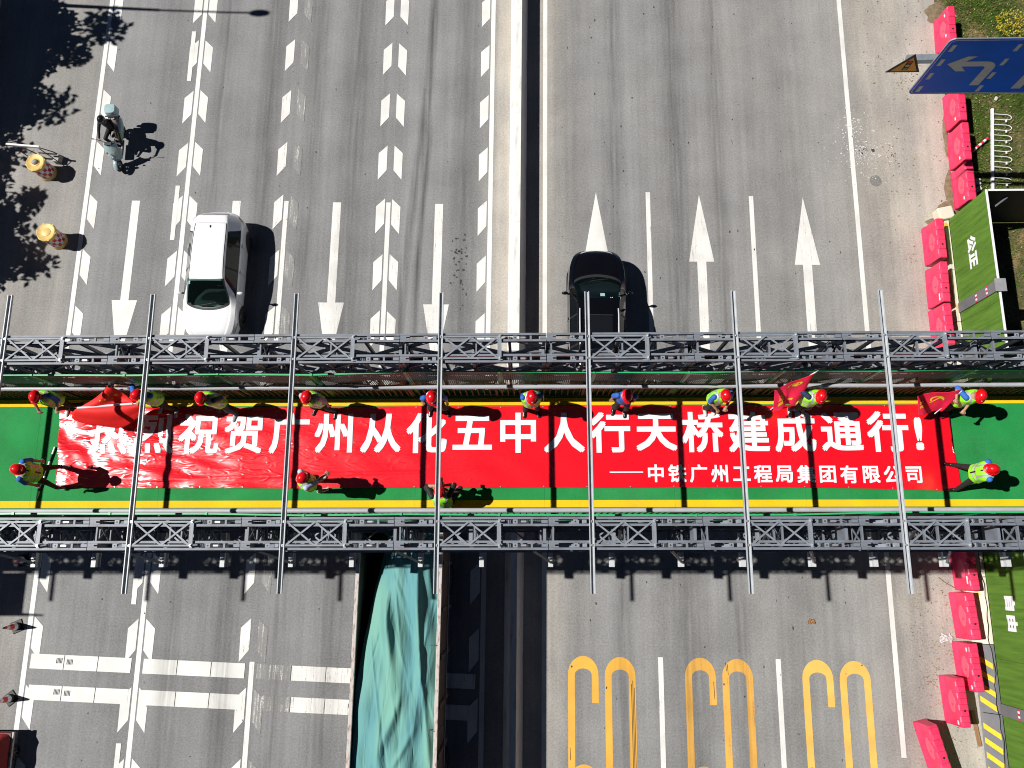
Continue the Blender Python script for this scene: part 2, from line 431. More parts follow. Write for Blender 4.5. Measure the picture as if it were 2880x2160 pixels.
# transverse slow-down lines made of slabs
PRINT = MAT('black tyre print', (.03, .03, .03), .9)
for row, (ya, sl, sides) in enumerate(((-2.74, -.032, 0), (-3.64, -.032, 1))):
    for lane in range(4):
        xa = LX[lane] + (.17 if row == 0 else .22); xb = LX[lane + 1] - .19
        n = 3; w = (xb - xa) / n
        for k in range(n):
            x0 = xa + w * k + (.012 if k else 0); x1 = xa + w * (k + 1) - .012
            yo = ya + sl * (x0 + 15.1); y1 = ya + sl * (x1 + 15.1)
            mt = PAINT if lane < 2 else PAINT_MID
            if lane == 2 and k == 0: mt = PAINT_WORN
            sl_ob = sheet('slowdown_slab', [[(x0, yo), (x1, y1), (x1 - .01, y1 - .43), (x0 - .01, yo - .43)]], mt, .012)
            if lane == 0 and k < 2:
                cx = (x1 - .14) if k == 0 else (x0 + .16)
                sheet('tyre_print', [[(cx - .09 + j * .04, yo - .13), (cx - .07 + j * .04, yo - .12), (cx - .075 + j * .04, yo - .28), (cx - .095 + j * .04, yo - .27)] for j in range(5)], PRINT, .016)
# yellow 60 painted three times, once a lane
def ring60(cx, yt, mat):
    hw, st = .46, .205
    def arch(cx, top, sgn=1, n=14):
        out = []; inn = []
        for i in range(n + 1):
            t = math.pi * i / n
            out.append((cx - hw * math.cos(t), top - .55 + sgn * .55 * math.sin(t)))
            inn.append((cx - (hw - st) * math.cos(t), top - .55 + sgn * (.55 - .36) * math.sin(t)))
        return [[out[i], out[i + 1], inn[i + 1], inn[i]] for i in range(n)]
    L6 = cx - .56; R0 = cx + .55; yb = yt - 6.3
    six = arch(L6, yt)
    six += [[(L6 - hw, yt - .55), (L6 - hw + st, yt - .55), (L6 - hw + st, yb + .55), (L6 - hw, yb + .55)]]
    six += [[(L6 + hw - st, yt - .55), (L6 + hw, yt - .55), (L6 + hw, yt - 1.34), (L6 + hw - st, yt - 1.34)]]
    six += [[(a, b + 0.0) for a, b in q] for q in arch(L6, yt - 3.05)]
    six += [[(L6 + hw - st, yt - 3.6), (L6 + hw, yt - 3.6), (L6 + hw, yb + .55), (L6 + hw - st, yb + .55)]]
    six += [[(a, 2 * (yb + .55) - b) for a, b in q] for q in arch(L6, yb + 1.10)]
    zero = arch(R0, yt - .02)
    zero += [[(R0 - hw, yt - .57), (R0 - hw + st, yt - .57), (R0 - hw + st, yb + .55), (R0 - hw, yb + .55)]]
    zero += [[(R0 + hw - st, yt - .57), (R0 + hw, yt - .57), (R0 + hw, yb + .55), (R0 + hw - st, yb + .55)]]
    zero += [[(a, 2 * (yb + .55) - b) for a, b in q] for q in arch(R0, yb + 1.10)]
    sheet('speed_digit', six, mat); sheet('speed_digit', zero, mat)
ring60(2.285, -2.61, PAINT_Y); ring60(5.80, -2.62, PAINT_YW); ring60(9.30, -2.64, PAINT_YP)
for x0, ys, yl in ((3.16, -3.4, 3.2), (3.20, -3.3, 3.3), (3.24, -3.5, 3.0), (1.31, -5.2, .35), (6.0, -2.75, .25), (6.05, -2.8, .3), (5.62, -3.3, .5)):
    sheet('tyre_scuff', [[(x0, ys), (x0 + .015, ys), (x0 + .03, ys - yl), (x0 + .015, ys - yl)]], PRINT, Z2)

# tyre marks in the third lane: soft dark streaks of rubber
def skid_mat(alpha=.34):
    m, nt, p = base_mat('tyre rubber streak'); L = nt.links.new
    tc = nd(nt, 'ShaderNodeTexCoord'); mp = nd(nt, 'ShaderNodeMapping'); mp.inputs['Scale'].default_value = (9, .35, 1); L(tc.outputs['Object'], mp.inputs['Vector'])
    no = nd(nt, 'ShaderNodeTexNoise', Scale=1.0, Detail=5.0); L(mp.outputs['Vector'], no.inputs['Vector'])
    uv = nd(nt, 'ShaderNodeUVMap'); sp = nd(nt, 'ShaderNodeSeparateXYZ'); L(uv.outputs[0], sp.inputs[0])
    a = nd(nt, 'ShaderNodeMath', operation='PINGPONG'); L(sp.outputs[0], a.inputs[0]); a.inputs[1].default_value = .5
    r = nd(nt, 'ShaderNodeMapRange'); L(a.outputs[0], r.inputs[0]); r.inputs[2].default_value = .5; r.inputs[4].default_value = alpha
    n2 = nd(nt, 'ShaderNodeMapRange'); L(no.outputs['Fac'], n2.inputs[0]); n2.inputs[1].default_value = .25; n2.inputs[2].default_value = .8
    b = nd(nt, 'ShaderNodeMath', operation='MULTIPLY'); L(r.outputs[0], b.inputs[0]); L(n2.outputs[0], b.inputs[1])
    tr = nd(nt, 'ShaderNodeBsdfTransparent'); mx = nd(nt, 'ShaderNodeMixShader'); L(b.outputs[0], mx.inputs[0]); L(tr.outputs[0], mx.inputs[1]); L(p.outputs[0], mx.inputs[2])
    L(mx.outputs[0], nt.nodes['Material Output'].inputs['Surface'])
    p.inputs['Base Color'].default_value = (.035, .033, .032, 1); p.inputs['Roughness'].default_value = .8
    return m
SKID = skid_mat(); SKID2 = skid_mat(.62)
def skid(pts, w, mat=None):
    mb = MB(); n = len(pts)
    for x, y in pts: mb.v += [(x - w / 2, y, .0165), (x + w / 2, y, .0165)]
    for i in range(n - 1): mb.f.append([2 * i, 2 * i + 1, 2 * i + 3, 2 * i + 2]); mb.m.append(0)
    me = mb.mesh('tyre_mark', mat or SKID); ul = me.uv_layers.new(name='UVMap')
    for pl in me.polygons:
        for li in pl.loop_indices: ul.data[li].uv = (me.loops[li].vertex_index % 2, 0)
    return link('tyre_mark', me, road)
skid([(-3.42, 40), (-3.45, 20), (-3.55, 17), (-3.75, 14.5), (-3.95, 12.3), (-4.15, 10), (-4.3, 7), (-4.4, 3)], .42, SKID2)
skid([(-3.62, 16.5), (-3.5, 14.5), (-3.65, 12), (-3.75, 10), (-3.8, 6)], .32, SKID2)
skid([(-6.05, 60), (-6.1, 20), (-6.1, 10), (-6.1, 0), (-6.1, -12)], 1.2)
skid([(-7.5, 60), (-7.55, 20), (-7.6, 5), (-7.6, -12)], 1.0)
skid([(-10.9, 60), (-10.95, 15), (-10.9, -12)], 1.0); skid([(-9.3, 60), (-9.2, 15), (-9.2, -12)], 1.0)
skid([(-2.3, 60), (-2.25, 12), (-2.3, -10)], .9)
skid([(2.9, 60), (2.95, 12), (2.9, -12)], .9); skid([(5.0, 60), (5.05, 12), (5.0, -12)], 1.3); skid([(6.5, 60), (6.5, 12), (6.5, -12)], .9)

# spots, oil drips and the round patch on the right shoulder
PATCHM = MAT('asphalt patch', (.20, .19, .175), .9, 0, .25, 14, bump=.4)
def blob(cx, cy, rx, ry, n=14, j=.18):
    ps = []
    for k in range(n):
        t = 2 * math.pi * k / n; q = 1 + random.uniform(-j, j)
        ps.append((cx + rx * q * math.cos(t), cy + ry * q * math.sin(t)))
    return ps
sheet('road_patch', [blob(11.82, 12.98, .21, .22, 16, .07)], PATCHM, Z1)
OIL = MAT('oil stain', (.055, .052, .05), .7, 0, .4, 30)
sheet('oil_stain', [blob(-2.35 + random.gauss(0, .14), 9.9 + random.gauss(0, .6), random.uniform(.012, .045), random.uniform(.012, .05), 8, .5) for _ in range(40)], OIL, .0125)
sheet('oil_stain', [blob(random.uniform(1, 10.5), random.uniform(-6, 20), random.uniform(.008, .028), random.uniform(.01, .05), 7, .4) for _ in range(150)], OIL, Z2)
sheet('oil_stain', [blob(random.uniform(-15, -1.5), random.uniform(-6, 20), random.uniform(.006, .02), random.uniform(.01, .035), 7, .4) for _ in range(90)], OIL, .0125)
sheet('oil_stain', [blob(11.55, 14.15, .06, .05, 9, .2), blob(11.82, 14.12, .07, .06, 9, .2)], OIL, Z1)
CHALK = MAT('spilt white plaster', (.60, .59, .56), .9, 0, .15, 12)
sp = []
for _ in range(330):
    r_ = abs(random.gauss(0, .55)); t = random.uniform(0, 6.28)
    sp.append(blob(11.45 + r_ * 1.15 * math.cos(t), 14.0 + r_ * 1.0 * math.sin(t), random.uniform(.006, .03), random.uniform(.006, .028), 6, .5))
for _ in range(40): sp.append(blob(11.3 + random.gauss(0, .25), 15.0 + random.gauss(0, .35), random.uniform(.01, .04), random.uniform(.01, .04), 7, .5))
sheet('plaster_splash', sp, CHALK, .009)

# ---------------------------------------------------------------- median barrier
def jersey(y0, y1):
    prof = [(-.29, 0), (-.29, .08), (-.20, .28), (-.10, .80), (.10, .80), (.20, .28), (.29, .08), (.29, 0)]
    mb = MB(); n = len(prof)
    vs_ = [(x, y, z) for y in (y0, y1) for x, z in prof]
    mb.add(vs_, [(i, i + 1, n + i + 1, n + i) for i in range(n - 1)] + [tuple(range(n - 1, -1, -1)), tuple(range(n, 2 * n))])
    return mb
med = empty('median_barrier', (*toworld(-.38, 0), 0), ROAD_RZ)
tag(med, 'long whitewashed concrete median barrier between the two carriageways', 'barrier')
jm = jersey(-1.998, 1.998).mesh('barrier_segment', WHITE_C, bevel=.004)
for k in range(-8, 16): link('barrier_segment', jm, med, (0, 4.0 * k + 1.1, 0))

# ================================================================== RIGHT VERGE
PINK = MAT('pink red polyethylene', (.72, .028, .092), .42, 0, .14, 2.5, col2=(.78, .06, .15), thr=(.35, .8))
PINK2 = MAT('paler pink polyethylene', (.78, .10, .17), .5, 0, .12, 2.0)  # oval panels in a lighter pink than the shell
REFL = MAT('white reflector', (.8, .8, .8), .3)
def wb_mesh():
    """water-filled barrier 1.32 m long, standing along Y: flared base, wavy top edge, oval window dents"""
    mb = MB(); nL = 26
    prof = [(-.21, 0), (-.21, .12), (-.155, .22), (-.135, .80), (-.105, .86), (.105, .86), (.135, .80), (.155, .22), (.21, .12), (.21, 0)]
    n = len(prof); hl = .675
    # crenellated top: raised and lowered lengths along the wall
    cuts = [0.0, .02, .10, .115, .22, .235, .34, .355, .46, .475, .58, .595, .70, .715, .82, .835, .93, .98, 1.0]
    for i, t in enumerate(cuts):
        y = -hl + 2 * hl * t
        tap = .88 if i in (0, len(cuts) - 1) else 1.0
        up_ = ((i + 1) // 2) % 2
        for x, z in prof:
            top = z > .5
            zz = z - (.035 if (z > .84 and not up_) else 0)
            mb.v.append((x * tap * (1.0 + (.10 if (top and not up_) else 0)), y, zz))
    nL = len(cuts) - 1
    for i in range(nL):
        for k in range(n - 1):
            a = i * n + k; mb.f.append([a, a + n, a + n + 1, a + 1]); mb.m.append(0)
    mb.f.append(list(range(n))); mb.m.append(0); mb.f.append(list(range((nL + 1) * n - 1, nL * n - 1, -1))); mb.m.append(0)
    return mb.mesh('shell', PINK, bevel=.010)
WB_SHELL = wb_mesh()
def dent(sx):
    mb = MB()
    def fn(u, v):
        a = u * 2 * math.pi; r = v
        y = .31 * r * math.cos(a); z = .49 + .19 * r * math.sin(a)
        out = .155 - (z - .22) * .0345 + (.003 + .022 * r * r if r < .9 else .022 * (1 - r) / .1)
        return (sx * out, y, z)
    mb.grid(fn, 24, 6)
    if sx > 0: mb.f = [f[::-1] for f in mb.f]
    return mb.mesh('oval_panel', PINK2, smooth=True)
WB_DENT = (dent(-1), dent(1))
wm_ = MB()
for y in (-.40, .18): wm_.cyl((0, y, .855), (0, y, .868), .045, .045, 12)
WB_CAP = MB().cyl((0, 0, .856), (0, 0, .866), .030, .030, 12).mesh('fill_hole', BLACK)
WB_REF = MB().box(-.006, .006, -.055, .055, -.03, .03).mesh('reflector', REFL)
wb_spots = [  # x, y of the barrier's middle, turn, label
    (14.76, 18.30, -.05, 'pink plastic water barrier standing alone north of the blue sign', 0),
    (14.75, 15.30, -.04, 'pink plastic water barrier just below the blue sign, topmost of three by the grass', 1),
    (14.73, 13.86, -.03, 'pink plastic water barrier in the middle of the row of three by the grass', 1),
    (14.70, 12.42, -.02, 'pink plastic water barrier touching the corner of the green hoarding', 1),
    (13.51, 10.42, -.01, 'pink plastic water barrier beside the first two white characters on the hoarding', 2),
    (13.46, 8.93, -.03, 'pink plastic water barrier beside the grey hoarding column, two reflectors at its end', 3),
    (13.43, 7.52, .0, 'pink plastic water barrier half hidden behind the upper truss', 3),
    (13.25, -0.02, .05, 'pink plastic water barrier half in the footbridge shadow below the lower truss', 4),
    (13.11, -1.42, .06, 'pink plastic water barrier beside the two lower white hoarding characters', 0),
    (13.03, -2.86, .05, 'pink plastic water barrier beside the start of the yellow stripes, overlapped by its neighbour', 5),
    (12.53, -3.82, .04, 'pink plastic water barrier standing forward of the row, next to the wooden plank', 6),
    (11.75, -5.08, .24, 'pink plastic water barrier turned out towards the road in the lower right corner', 6)]
for x, y, rz, lab, rv in wb_spots:
    t = empty('water_barrier', (x, y, 0), rz)
    tag(t, lab, 'barrier', 'pink water-filled barriers along the verge')
    link('shell', WB_SHELL, t)
    for d in WB_DENT: link('oval_panel', d, t)
    link('fill_hole', WB_CAP, t, (0, -.22, .006))
    rf = {0: [], 1: [(-.5, .6)], 2: [], 3: [(-.42, .70), (-.54, .70)], 4: [(-.30, .70), (-.42, .70)], 5: [(.50, .70), (-.55, .68)], 6: [(-.55, .68)]}[rv]
    if lab.endswith('the blue sign') and 'alone' in lab: rf = [(.42, .66), (-.36, .66)]
    for yy, zz in rf: link('reflector', WB_REF, t, (-.148, yy, zz))

# ---------------------------------------------------------------- green turf hoarding on a concrete base
def turf_mat():
    m, nt, p = base_mat('artificial turf'); L = nt.links.new
    tc = nd(nt, 'ShaderNodeTexCoord')
    a = nd(nt, 'ShaderNodeTexNoise', Scale=70.0, Detail=4.0, Roughness=.7); L(tc.outputs['Object'], a.inputs['Vector'])
    mp = nd(nt, 'ShaderNodeMapping'); mp.inputs['Scale'].default_value = (1, 6, .5); L(tc.outputs['Object'], mp.inputs['Vector'])
    b = nd(nt, 'ShaderNodeTexNoise', Scale=1.5, Detail=4.0); L(mp.outputs['Vector'], b.inputs['Vector'])
    ad = nd(nt, 'ShaderNodeMath', operation='MULTIPLY_ADD'); L(b.outputs['Fac'], ad.inputs[0]); ad.inputs[1].default_value = .6; L(a.outputs['Fac'], ad.inputs[2])
    cr = nd(nt, 'ShaderNodeValToRGB'); e = cr.color_ramp.elements
    e[0].position = .55; e[0].color = (.045, .105, .011, 1); e[1].position = 1.0; e[1].color = (.145, .285, .036, 1)
    L(ad.outputs[0], cr.inputs[0]); L(cr.outputs[0], p.inputs['Base Color']); p.inputs['Roughness'].default_value = .85; p.inputs['Specular IOR Level'].default_value = .2
    bp = nd(nt, 'ShaderNodeBump', Strength=.9, Distance=.02); L(a.outputs['Fac'], bp.inputs['Height']); L(bp.outputs['Normal'], p.inputs['Normal'])
    return m
TURF = turf_mat()
HB = MAT('hoarding back sheet', (.028, .030, .032), .6, 0, .2, 3)
GREYP = MAT('grey column paint', (.155, .155, .165), .55, 0, .12, 4)
YEL = MAT('yellow marking paint', (.80, .50, .015), .6, 0, .12, 5)
REDW = MAT('red reflective tape', (.65, .03, .06), .45)
CREAM = MAT('cream painted concrete', (.66, .60, .48), .8, 0, .2, 3, bump=.3, col2=(.70, .45, .06), thr=(.60, .66))

def text_mesh(ch, size, off=0.0, name='character'):
    cu = bpy.data.curves.new('txt', 'FONT'); cu.body = ch; cu.size = size; cu.align_x = 'CENTER'; cu.offset = off; cu.resolution_u = 3
    o = bpy.data.objects.new('txt', cu); COL.objects.link(o)
    me = bpy.data.meshes.new_from_object(o.evaluated_get(bpy.context.evaluated_depsgraph_get()))
    bpy.data.objects.remove(o); bpy.data.curves.remove(cu)
    vs_ = [v.co.copy() for v in me.vertices]; fs = [list(p.vertices) for p in me.polygons]
    bpy.data.meshes.remove(me)
    if vs_:
        cx = (min(v.x for v in vs_) + max(v.x for v in vs_)) / 2; cy = (min(v.y for v in vs_) + max(v.y for v in vs_)) / 2
        cx = 0.0 if len(ch) == 1 and ch not in '!—' else cx
        vs_ = [Vector((v.x - cx, v.y - cy, 0)) for v in vs_]
    return vs_, fs
LETTER = MAT('white lettering', (.80, .80, .80), .5, 0, .03, 4)

def hoarding(y0, y1, x, base_h, stripes, label, post_ys, chars, ret=False):
    """stands along Y, face to the west"""
    t = empty('hoarding', (x, (y0 + y1) / 2, 0)); tag(t, label, 'fence')
    h = (y1 - y0) / 2; L_ = y1 - y0
    n = max(1, round(L_ / 3.0)); w = L_ / n
    for k in range(n):
        a = -h + k * w
        MB().box(0, .035, a + .004, a + w - .004, base_h, 2.5).build('turf_panel', TURF, t)
    MB().box(.040, .075, -h, h, .05, 2.47).build('back_sheet', HB, t)
    MB().box(.0, .06, -h, h, 2.502, 2.53).build('top_rail', WHITE_P, t)
    for k in range(int(L_ / 1.5)):
        yy = -h + .7 + 1.5 * k
        br = MB(); br.bar((.08, yy, 2.2), (1.0, yy, .02), .05, .05); br.build('brace', STEEL, t)
    # precast base blocks
    nb = max(1, round(L_ / 1.95)); wb_ = L_ / nb
    for k in range(nb):
        a = -h + k * wb_; b = a + wb_
        mb = MB(); xs = [(-.42, 0), (-.38, .05), (-.10, base_h - .02), (-.003, base_h - .02), (-.003, 0)] if stripes else [(-.16, 0), (-.15, .3), (-.06, base_h - .02), (-.003, base_h - .02), (-.003, 0)]
        m_ = len(xs)
        mb.add([(p, q, r) for q in (a + .008, b - .008) for p, r in xs], [tuple(range(m_)), tuple(range(2 * m_ - 1, m_ - 1, -1))] + [(i, m_ + i, m_ + (i + 1) % m_, (i + 1) % m_) for i in range(m_)])
        ob = mb.build('base_block', (GREYP if stripes and (a + b) / 2 + (y0 + y1) / 2 < -2.3 else CREAM), t, bevel=.01)
        if stripes and (a + b) / 2 + (y0 + y1) / 2 < -2.3:
            for q in range(5):
                s0 = a + .05 + q * .40
                p0 = Vector((-.385, 0, .055)); p1 = Vector((-.105, 0, base_h - .03)); nrm = Vector((-(base_h - .085), 0, .28)).normalized() * .004
                pts = [(s0 + .26, p0), (s0 + .42, p0), (s0 + .16, p1), (s0, p1)]
                if pts[1][0] < b:
                    MB().add([(pp.x + nrm.x, yy, pp.z + nrm.z) for yy, pp in pts], [(0, 1, 2, 3)]).build('stripe', YEL, ob)
    for yy in post_ys:
        col = MB(); yl = yy - (y0 + y1) / 2
        col.box(-.055, -.004, yl - .16, yl + .16, base_h, 2.56)
        c = col.build('column', GREYP, t)
        MB().box(-.12, .20, yl - .20, yl + .20, 2.562, 2.60).build('column_cap', MAT('column cap', (.27, .27, .28), .6), c)
        for z0 in (1.35, 1.95):
            for q in range(5): MB().box(-.0625, -.0585, yl - .16 + .064 * q, yl - .16 + .064 * (q + 1) - .001, z0, z0 + .09).build('tape_band', REDW if q % 2 == 0 else REFL, c)
    for ch, yy, zz, sz in chars:
        vs_, fs = text_mesh(ch, sz, .03)
        # read by someone facing the fence from the road: right is towards south
        MB().add([(-.006, -v.x + yy - (y0 + y1) / 2, v.y + zz) for v in vs_], fs).build('character', LETTER, t)
    if ret:
        MB().box(.10, 6.0, h - .04, h, .1, 2.47).build('return_sheet', HB, t)
        MB().box(.10, 6.0, h - .05, h + .01, 2.502, 2.53).build('return_rail', WHITE_P, t)
        MB().bar((.25, h - .5, .05), (.9, h - .06, 2.1), .05, .05).build('brace', STEEL, t)
        MB().bar((.2, h - .9, .8), (.1, h - .3, 1.6), .05, .05).build('brace', STEEL, t)
    return t
hoarding(4.2, 11.30, 14.12, .30, False, 'green turf hoarding with white characters 公正 beside the upper water barriers', (8.2,), [('公', 9.98, 1.42, .50), ('正', 9.45, 1.42, .50)], True)
hoarding(-12.0, 3.6, 13.82, .46, True, 'green turf hoarding with white characters 自由 above yellow striped base blocks', (-4.05,), [('自', -1.02, 1.55, .50), ('由', -1.58, 1.55, .50)])

# plank leaning at the base, cable along the hoarding
pl = MB().box(-.055, .055, -.50, .50, 0, .05).build('wooden_plank', MAT('weathered wood', (.30, .17, .08), .85, 0, .4, 6, stretch=(6, .8, 6), bump=.4), bevel=.008)
pl.location = (13.22, -4.65, .005); pl.rotation_euler.z = .10
tag(pl, 'weathered wooden plank lying by the yellow striped base', 'plank')
pts = []
for i in range(60):
    y = 3.4 - i * .17
    pts.append((13.70 + .035 * math.sin(i * .55) + .02 * math.sin(i * 1.7), y, .475 + .02 * math.sin(i * .9)))
tag(MB().tube(pts, .010, 6).build('black_cable', BLACK), 'thin black cable lying along the foot of the lower hoarding', 'cable')

# ---------------------------------------------------------------- overhead blue lane sign
BLUE = MAT('blue sign sheeting', (.0, .16, .95), .35, 0, .10, 1.2, spec=.15)
SIGNW = MAT('white sign sheeting', (.62, .66, .68), .4)
SIGNE = MAT('sign aluminium edge', (.45, .47, .50), .4, .6)
sg = empty('lane_sign', (17.3, 13.2, 0)); tag(sg, 'blue overhead lane direction sign with white arrows on a grey arm', 'sign')
X0 = 10.80 - 17.3; X1 = 16.2 - 17.3; ZB, ZT = 5.02, 7.52
def rrect(x0, x1, z0, z1, r, n=5):
    ps = []
    for cx, cz, a0 in ((x1 - r, z0 + r, -90), (x1 - r, z1 - r, 0), (x0 + r, z1 - r, 90), (x0 + r, z0 + r, 180)):
        for i in range(n + 1):
            a = R(a0 + 90 * i / n); ps.append((cx + r * math.cos(a), cz + r * math.sin(a)))
    return ps
VERT = Matrix(((1, 0, 0, 0), (0, 0, -1, 0), (0, 1, 0, 0), (0, 0, 0, 1)))       # (x, z) drawing -> face towards -Y
MB().prism(rrect(X0, X1, ZB, ZT, .16), .14, .17, 0, VERT).build('sign_plate', SIGNE, sg)
MB().prism(rrect(X0 + .015, X1 - .015, ZB + .015, ZT - .015, .15), .171, .173, 0, VERT).build('sign_face', BLUE, sg)
def ring_poly(x0, x1, z0, z1, r, w):
    o = rrect(x0, x1, z0, z1, r); i_ = rrect(x0 + w, x1 - w, z0 + w, z1 - w, max(.02, r - w)); n = len(o); mb = MB()
    for k in range(n):
        q = [o[k], o[(k + 1) % n], i_[(k + 1) % n], i_[k]]
        mb.add([(x, -.177, z) for x, z in q], [(0, 1, 2, 3)])
    return mb
ring_poly(X0 + .045, X1 - .045, ZB + .045, ZT - .045, .13, .028).build('sign_border', SIGNW, sg)
def flat(name, polys, y, mat, par):
    mb = MB()
    for pl_ in polys:
        ar = sum(pl_[i][0] * pl_[(i + 1) % len(pl_)][1] - pl_[(i + 1) % len(pl_)][0] * pl_[i][1] for i in range(len(pl_)))
        pl_ = pl_ if ar > 0 else pl_[::-1]
        mb.add([(x, y, z) for x, z in pl_], [tuple(range(len(pl_)))])
    return mb.build(name, mat, par)
for lx in (X0 + .22, X0 + 1.88, X0 + 3.55, X0 + 5.1):
    for k in range(4):
        z0 = ZB + .12 + k * .615
        flat('lane_dash', [[(lx - .055, z0), (lx + .055, z0), (lx + .055, z0 + .30), (lx - .055, z0 + .30)]], -.178, SIGNW, sg)
# left-turn arrow of the first lane
ax = X0
pa_ = [[(ax + 1.50, ZB + .43), (ax + 1.76, ZB + .43), (ax + 1.76, ZB + 1.22), (ax + 1.50, ZB + 1.22)]]
for i in range(8):
    a0, a1 = R(90 * i / 8), R(90 * (i + 1) / 8); c0 = (ax + 1.40, ZB + 1.22)
    pa_.append([(c0[0] + .10 * math.cos(a0), c0[1] + .10 * math.sin(a0)), (c0[0] + .36 * math.cos(a0), c0[1] + .32 * math.sin(a0)), (c0[0] + .36 * math.cos(a1), c0[1] + .32 * math.sin(a1)), (c0[0] + .10 * math.cos(a1), c0[1] + .10 * math.sin(a1))])
flat('arrow_shaft', [[(ax + .74, ZB + 1.32), (ax + 1.399, ZB + 1.32), (ax + 1.399, ZB + 1.54), (ax + .74, ZB + 1.54)]], -.1795, SIGNW, sg)
flat('arrow_head', [[(ax + .42, ZB + 1.43), (ax + .80, ZB + 1.10), (ax + 1.06, ZB + 1.10), (ax + .74, ZB + 1.43), (ax + 1.06, ZB + 1.76), (ax + .80, ZB + 1.76)]], -.178, SIGNW, sg)
flat('arrow', pa_, -.178, SIGNW, sg)
ax = X0 + 2.88
flat('arrow', [[(ax - .13, ZB + .25), (ax + .13, ZB + .25), (ax + .13, ZB + 1.499), (ax - .13, ZB + 1.499)], [(ax, ZB + 2.2), (ax - .40, ZB + 1.5), (ax + .40, ZB + 1.5)]], -.178, SIGNW, sg)
arm = MB(); arm.cyl((-7.0, .15, 6.20), (.1, .15, 6.30), .12, .15, 8); arm.build('mast_arm', STEEL_L, sg, smooth=False)
MB().cyl((0, .15, 0), (0, .15, 7.2), .20, .16, 10).build('mast', STEEL_L, sg)
tri = MB(); cxm = 10.25 - 17.3
MB().prism([(cxm - .46, 5.98), (cxm + .46, 5.98), (cxm, 6.78)], .08, .10, 0, VERT).build('warning_triangle', BLACK, sg)
flat('triangle_face', [[(cxm - .36, 6.035), (cxm + .36, 6.035), (cxm, 6.66)]], -.103, MAT('amber sheeting', (.95, .45, .02), .4), sg)
flat('signal_symbol', [[(cxm - .075, 6.08), (cxm + .075, 6.08), (cxm + .075, 6.50), (cxm - .075, 6.50)]], -.106, BLACK, sg)
for zz, c_ in ((6.44, (.6, .02, .02)), (6.29, (.75, .5, .05)), (6.14, (.02, .35, .12))):
    flat('signal_lamp', [[(cxm + .055 * math.cos(2 * math.pi * k / 12), zz + .055 * math.sin(2 * math.pi * k / 12)) for k in range(12)]], -.109, MAT('signal disc', c_, .4), sg)

# ---------------------------------------------------------------- things on the grass
rk = empty('bed_fence', (16.02, 13.95, 0), -.12); tag(rk, 'white tubular flower-bed fence with looped tops lying on the grass', 'fence')
MB().box(-.05, .03, -1.55, 1.55, .02, .10).build('rail', WHITE_P, rk)
for k in range(7):
    y0 = -1.25 + k * .40
    pts = [(.02, y0, .08), (.45, y0, .10)]
    for i in range(9):
        a = math.pi * i / 8
        pts.append((.45 + .17 * math.sin(a), y0 + .10 - .10 * math.cos(a), .11))
    pts += [(.02, y0 + .20, .08)]
    MB().tube(pts, .013, 6).build('loop', WHITE_P, rk)
    MB().box(.42, .46, y0 - .09, y0 + .01, .085, .125).build('clip', WHITE_P, rk)
dl = empty('delineator_post', (15.28, 13.85, .10)); dl.rotation_euler = (0, R(88), R(40))
tag(dl, 'red and white delineator post lying against the white bed fence', 'post')
for k in range(7): MB().cyl((0, 0, k * .11), (0, 0, k * .11 + .11), .045, .045, 12, 0).build('band', REDW if k % 2 == 0 else REFL, dl)
cn_in = None
yb = MB()
for k in range(420):
    a = random.uniform(0, 6.28); r_ = .55 * math.sqrt(random.random()); z = random.uniform(.05, .6) * (1 - r_ / .8)
    c = Vector((r_ * math.cos(a), r_ * math.sin(a), z + .05)); d = Vector((random.gauss(0, 1), random.gauss(0, 1), random.gauss(.5, .6))).normalized(); s_ = d.orthogonal().normalized()
    l_, w_ = random.uniform(.05, .10), random.uniform(.02, .035)
    yb.add([c - s_ * w_, c + d * l_ * .5 - s_ * w_ * .2, c + d * l_, c + d * l_ * .5 + s_ * w_], [(0, 1, 2, 3)])
sb_ = empty('golden_shrub', (17.25, 18.75, 0)); tag(sb_, 'small golden yellow leafed shrub in the upper right corner', 'shrub')
yb.build('foliage', MAT('golden leaves', (.52, .42, .02), .6, 0, .5, 12, col2=(.12, .16, .02), thr=(.45, .7)), sb_)
st_ = MB()
for k in range(7):
    a = k * .9; st_.tube([(0, 0, 0), (.12 * math.cos(a), .12 * math.sin(a), .2), (.3 * math.cos(a), .3 * math.sin(a), .4)], .012, 5)
st_.build('stem', MAT('twig bark', (.12, .08, .05), .9), sb_)

# grass blades
def blades(n, area, hmin, hmax, dens=None):
    mb = MB(); cnt = 0
    while cnt < n:
        x = random.uniform(area[0], area[1]); y = random.uniform(area[2], area[3])
        dn = math.sin(x * 1.9 + .7 * y) + math.sin(y * 1.3 - x * .8 + 1.0) + .6 * math.sin(3.1 * x + 2.3 * y)
        if dens is not None and random.random() > dens(x, y) * max(.05, min(1.0, .62 + .35 * dn)): cnt += .2; continue
        a = random.uniform(0, 6.28); h_ = random.uniform(hmin, hmax); w_ = random.uniform(.006, .012); ln = random.uniform(.3, 1.1) * h_
        dx, dy = math.cos(a), math.sin(a)
        mb.add([(x - dy * w_, y + dx * w_, -.03), (x + dy * w_, y - dx * w_, -.03), (x + dx * ln + dy * w_ * .4, y + dy * ln - dx * w_ * .4, h_)], [(0, 1, 2)], 0 if random.random() < .82 else 1)
        cnt += 1
    return mb
GR1 = MAT('grass blade green', (.075, .165, .016), .7, 0, .4, 3, spec=.2)
GR2 = MAT('grass blade straw', (.30, .24, .09), .8, 0, .3, 3, spec=.2)
gb = blades(85000, (14.75, 19.5, 11.4, 22.0), .03, .10, lambda x, y: min(1, max(.12, (x - 14.85) * 3)) * (1.0 if x < 16.6 else .75))
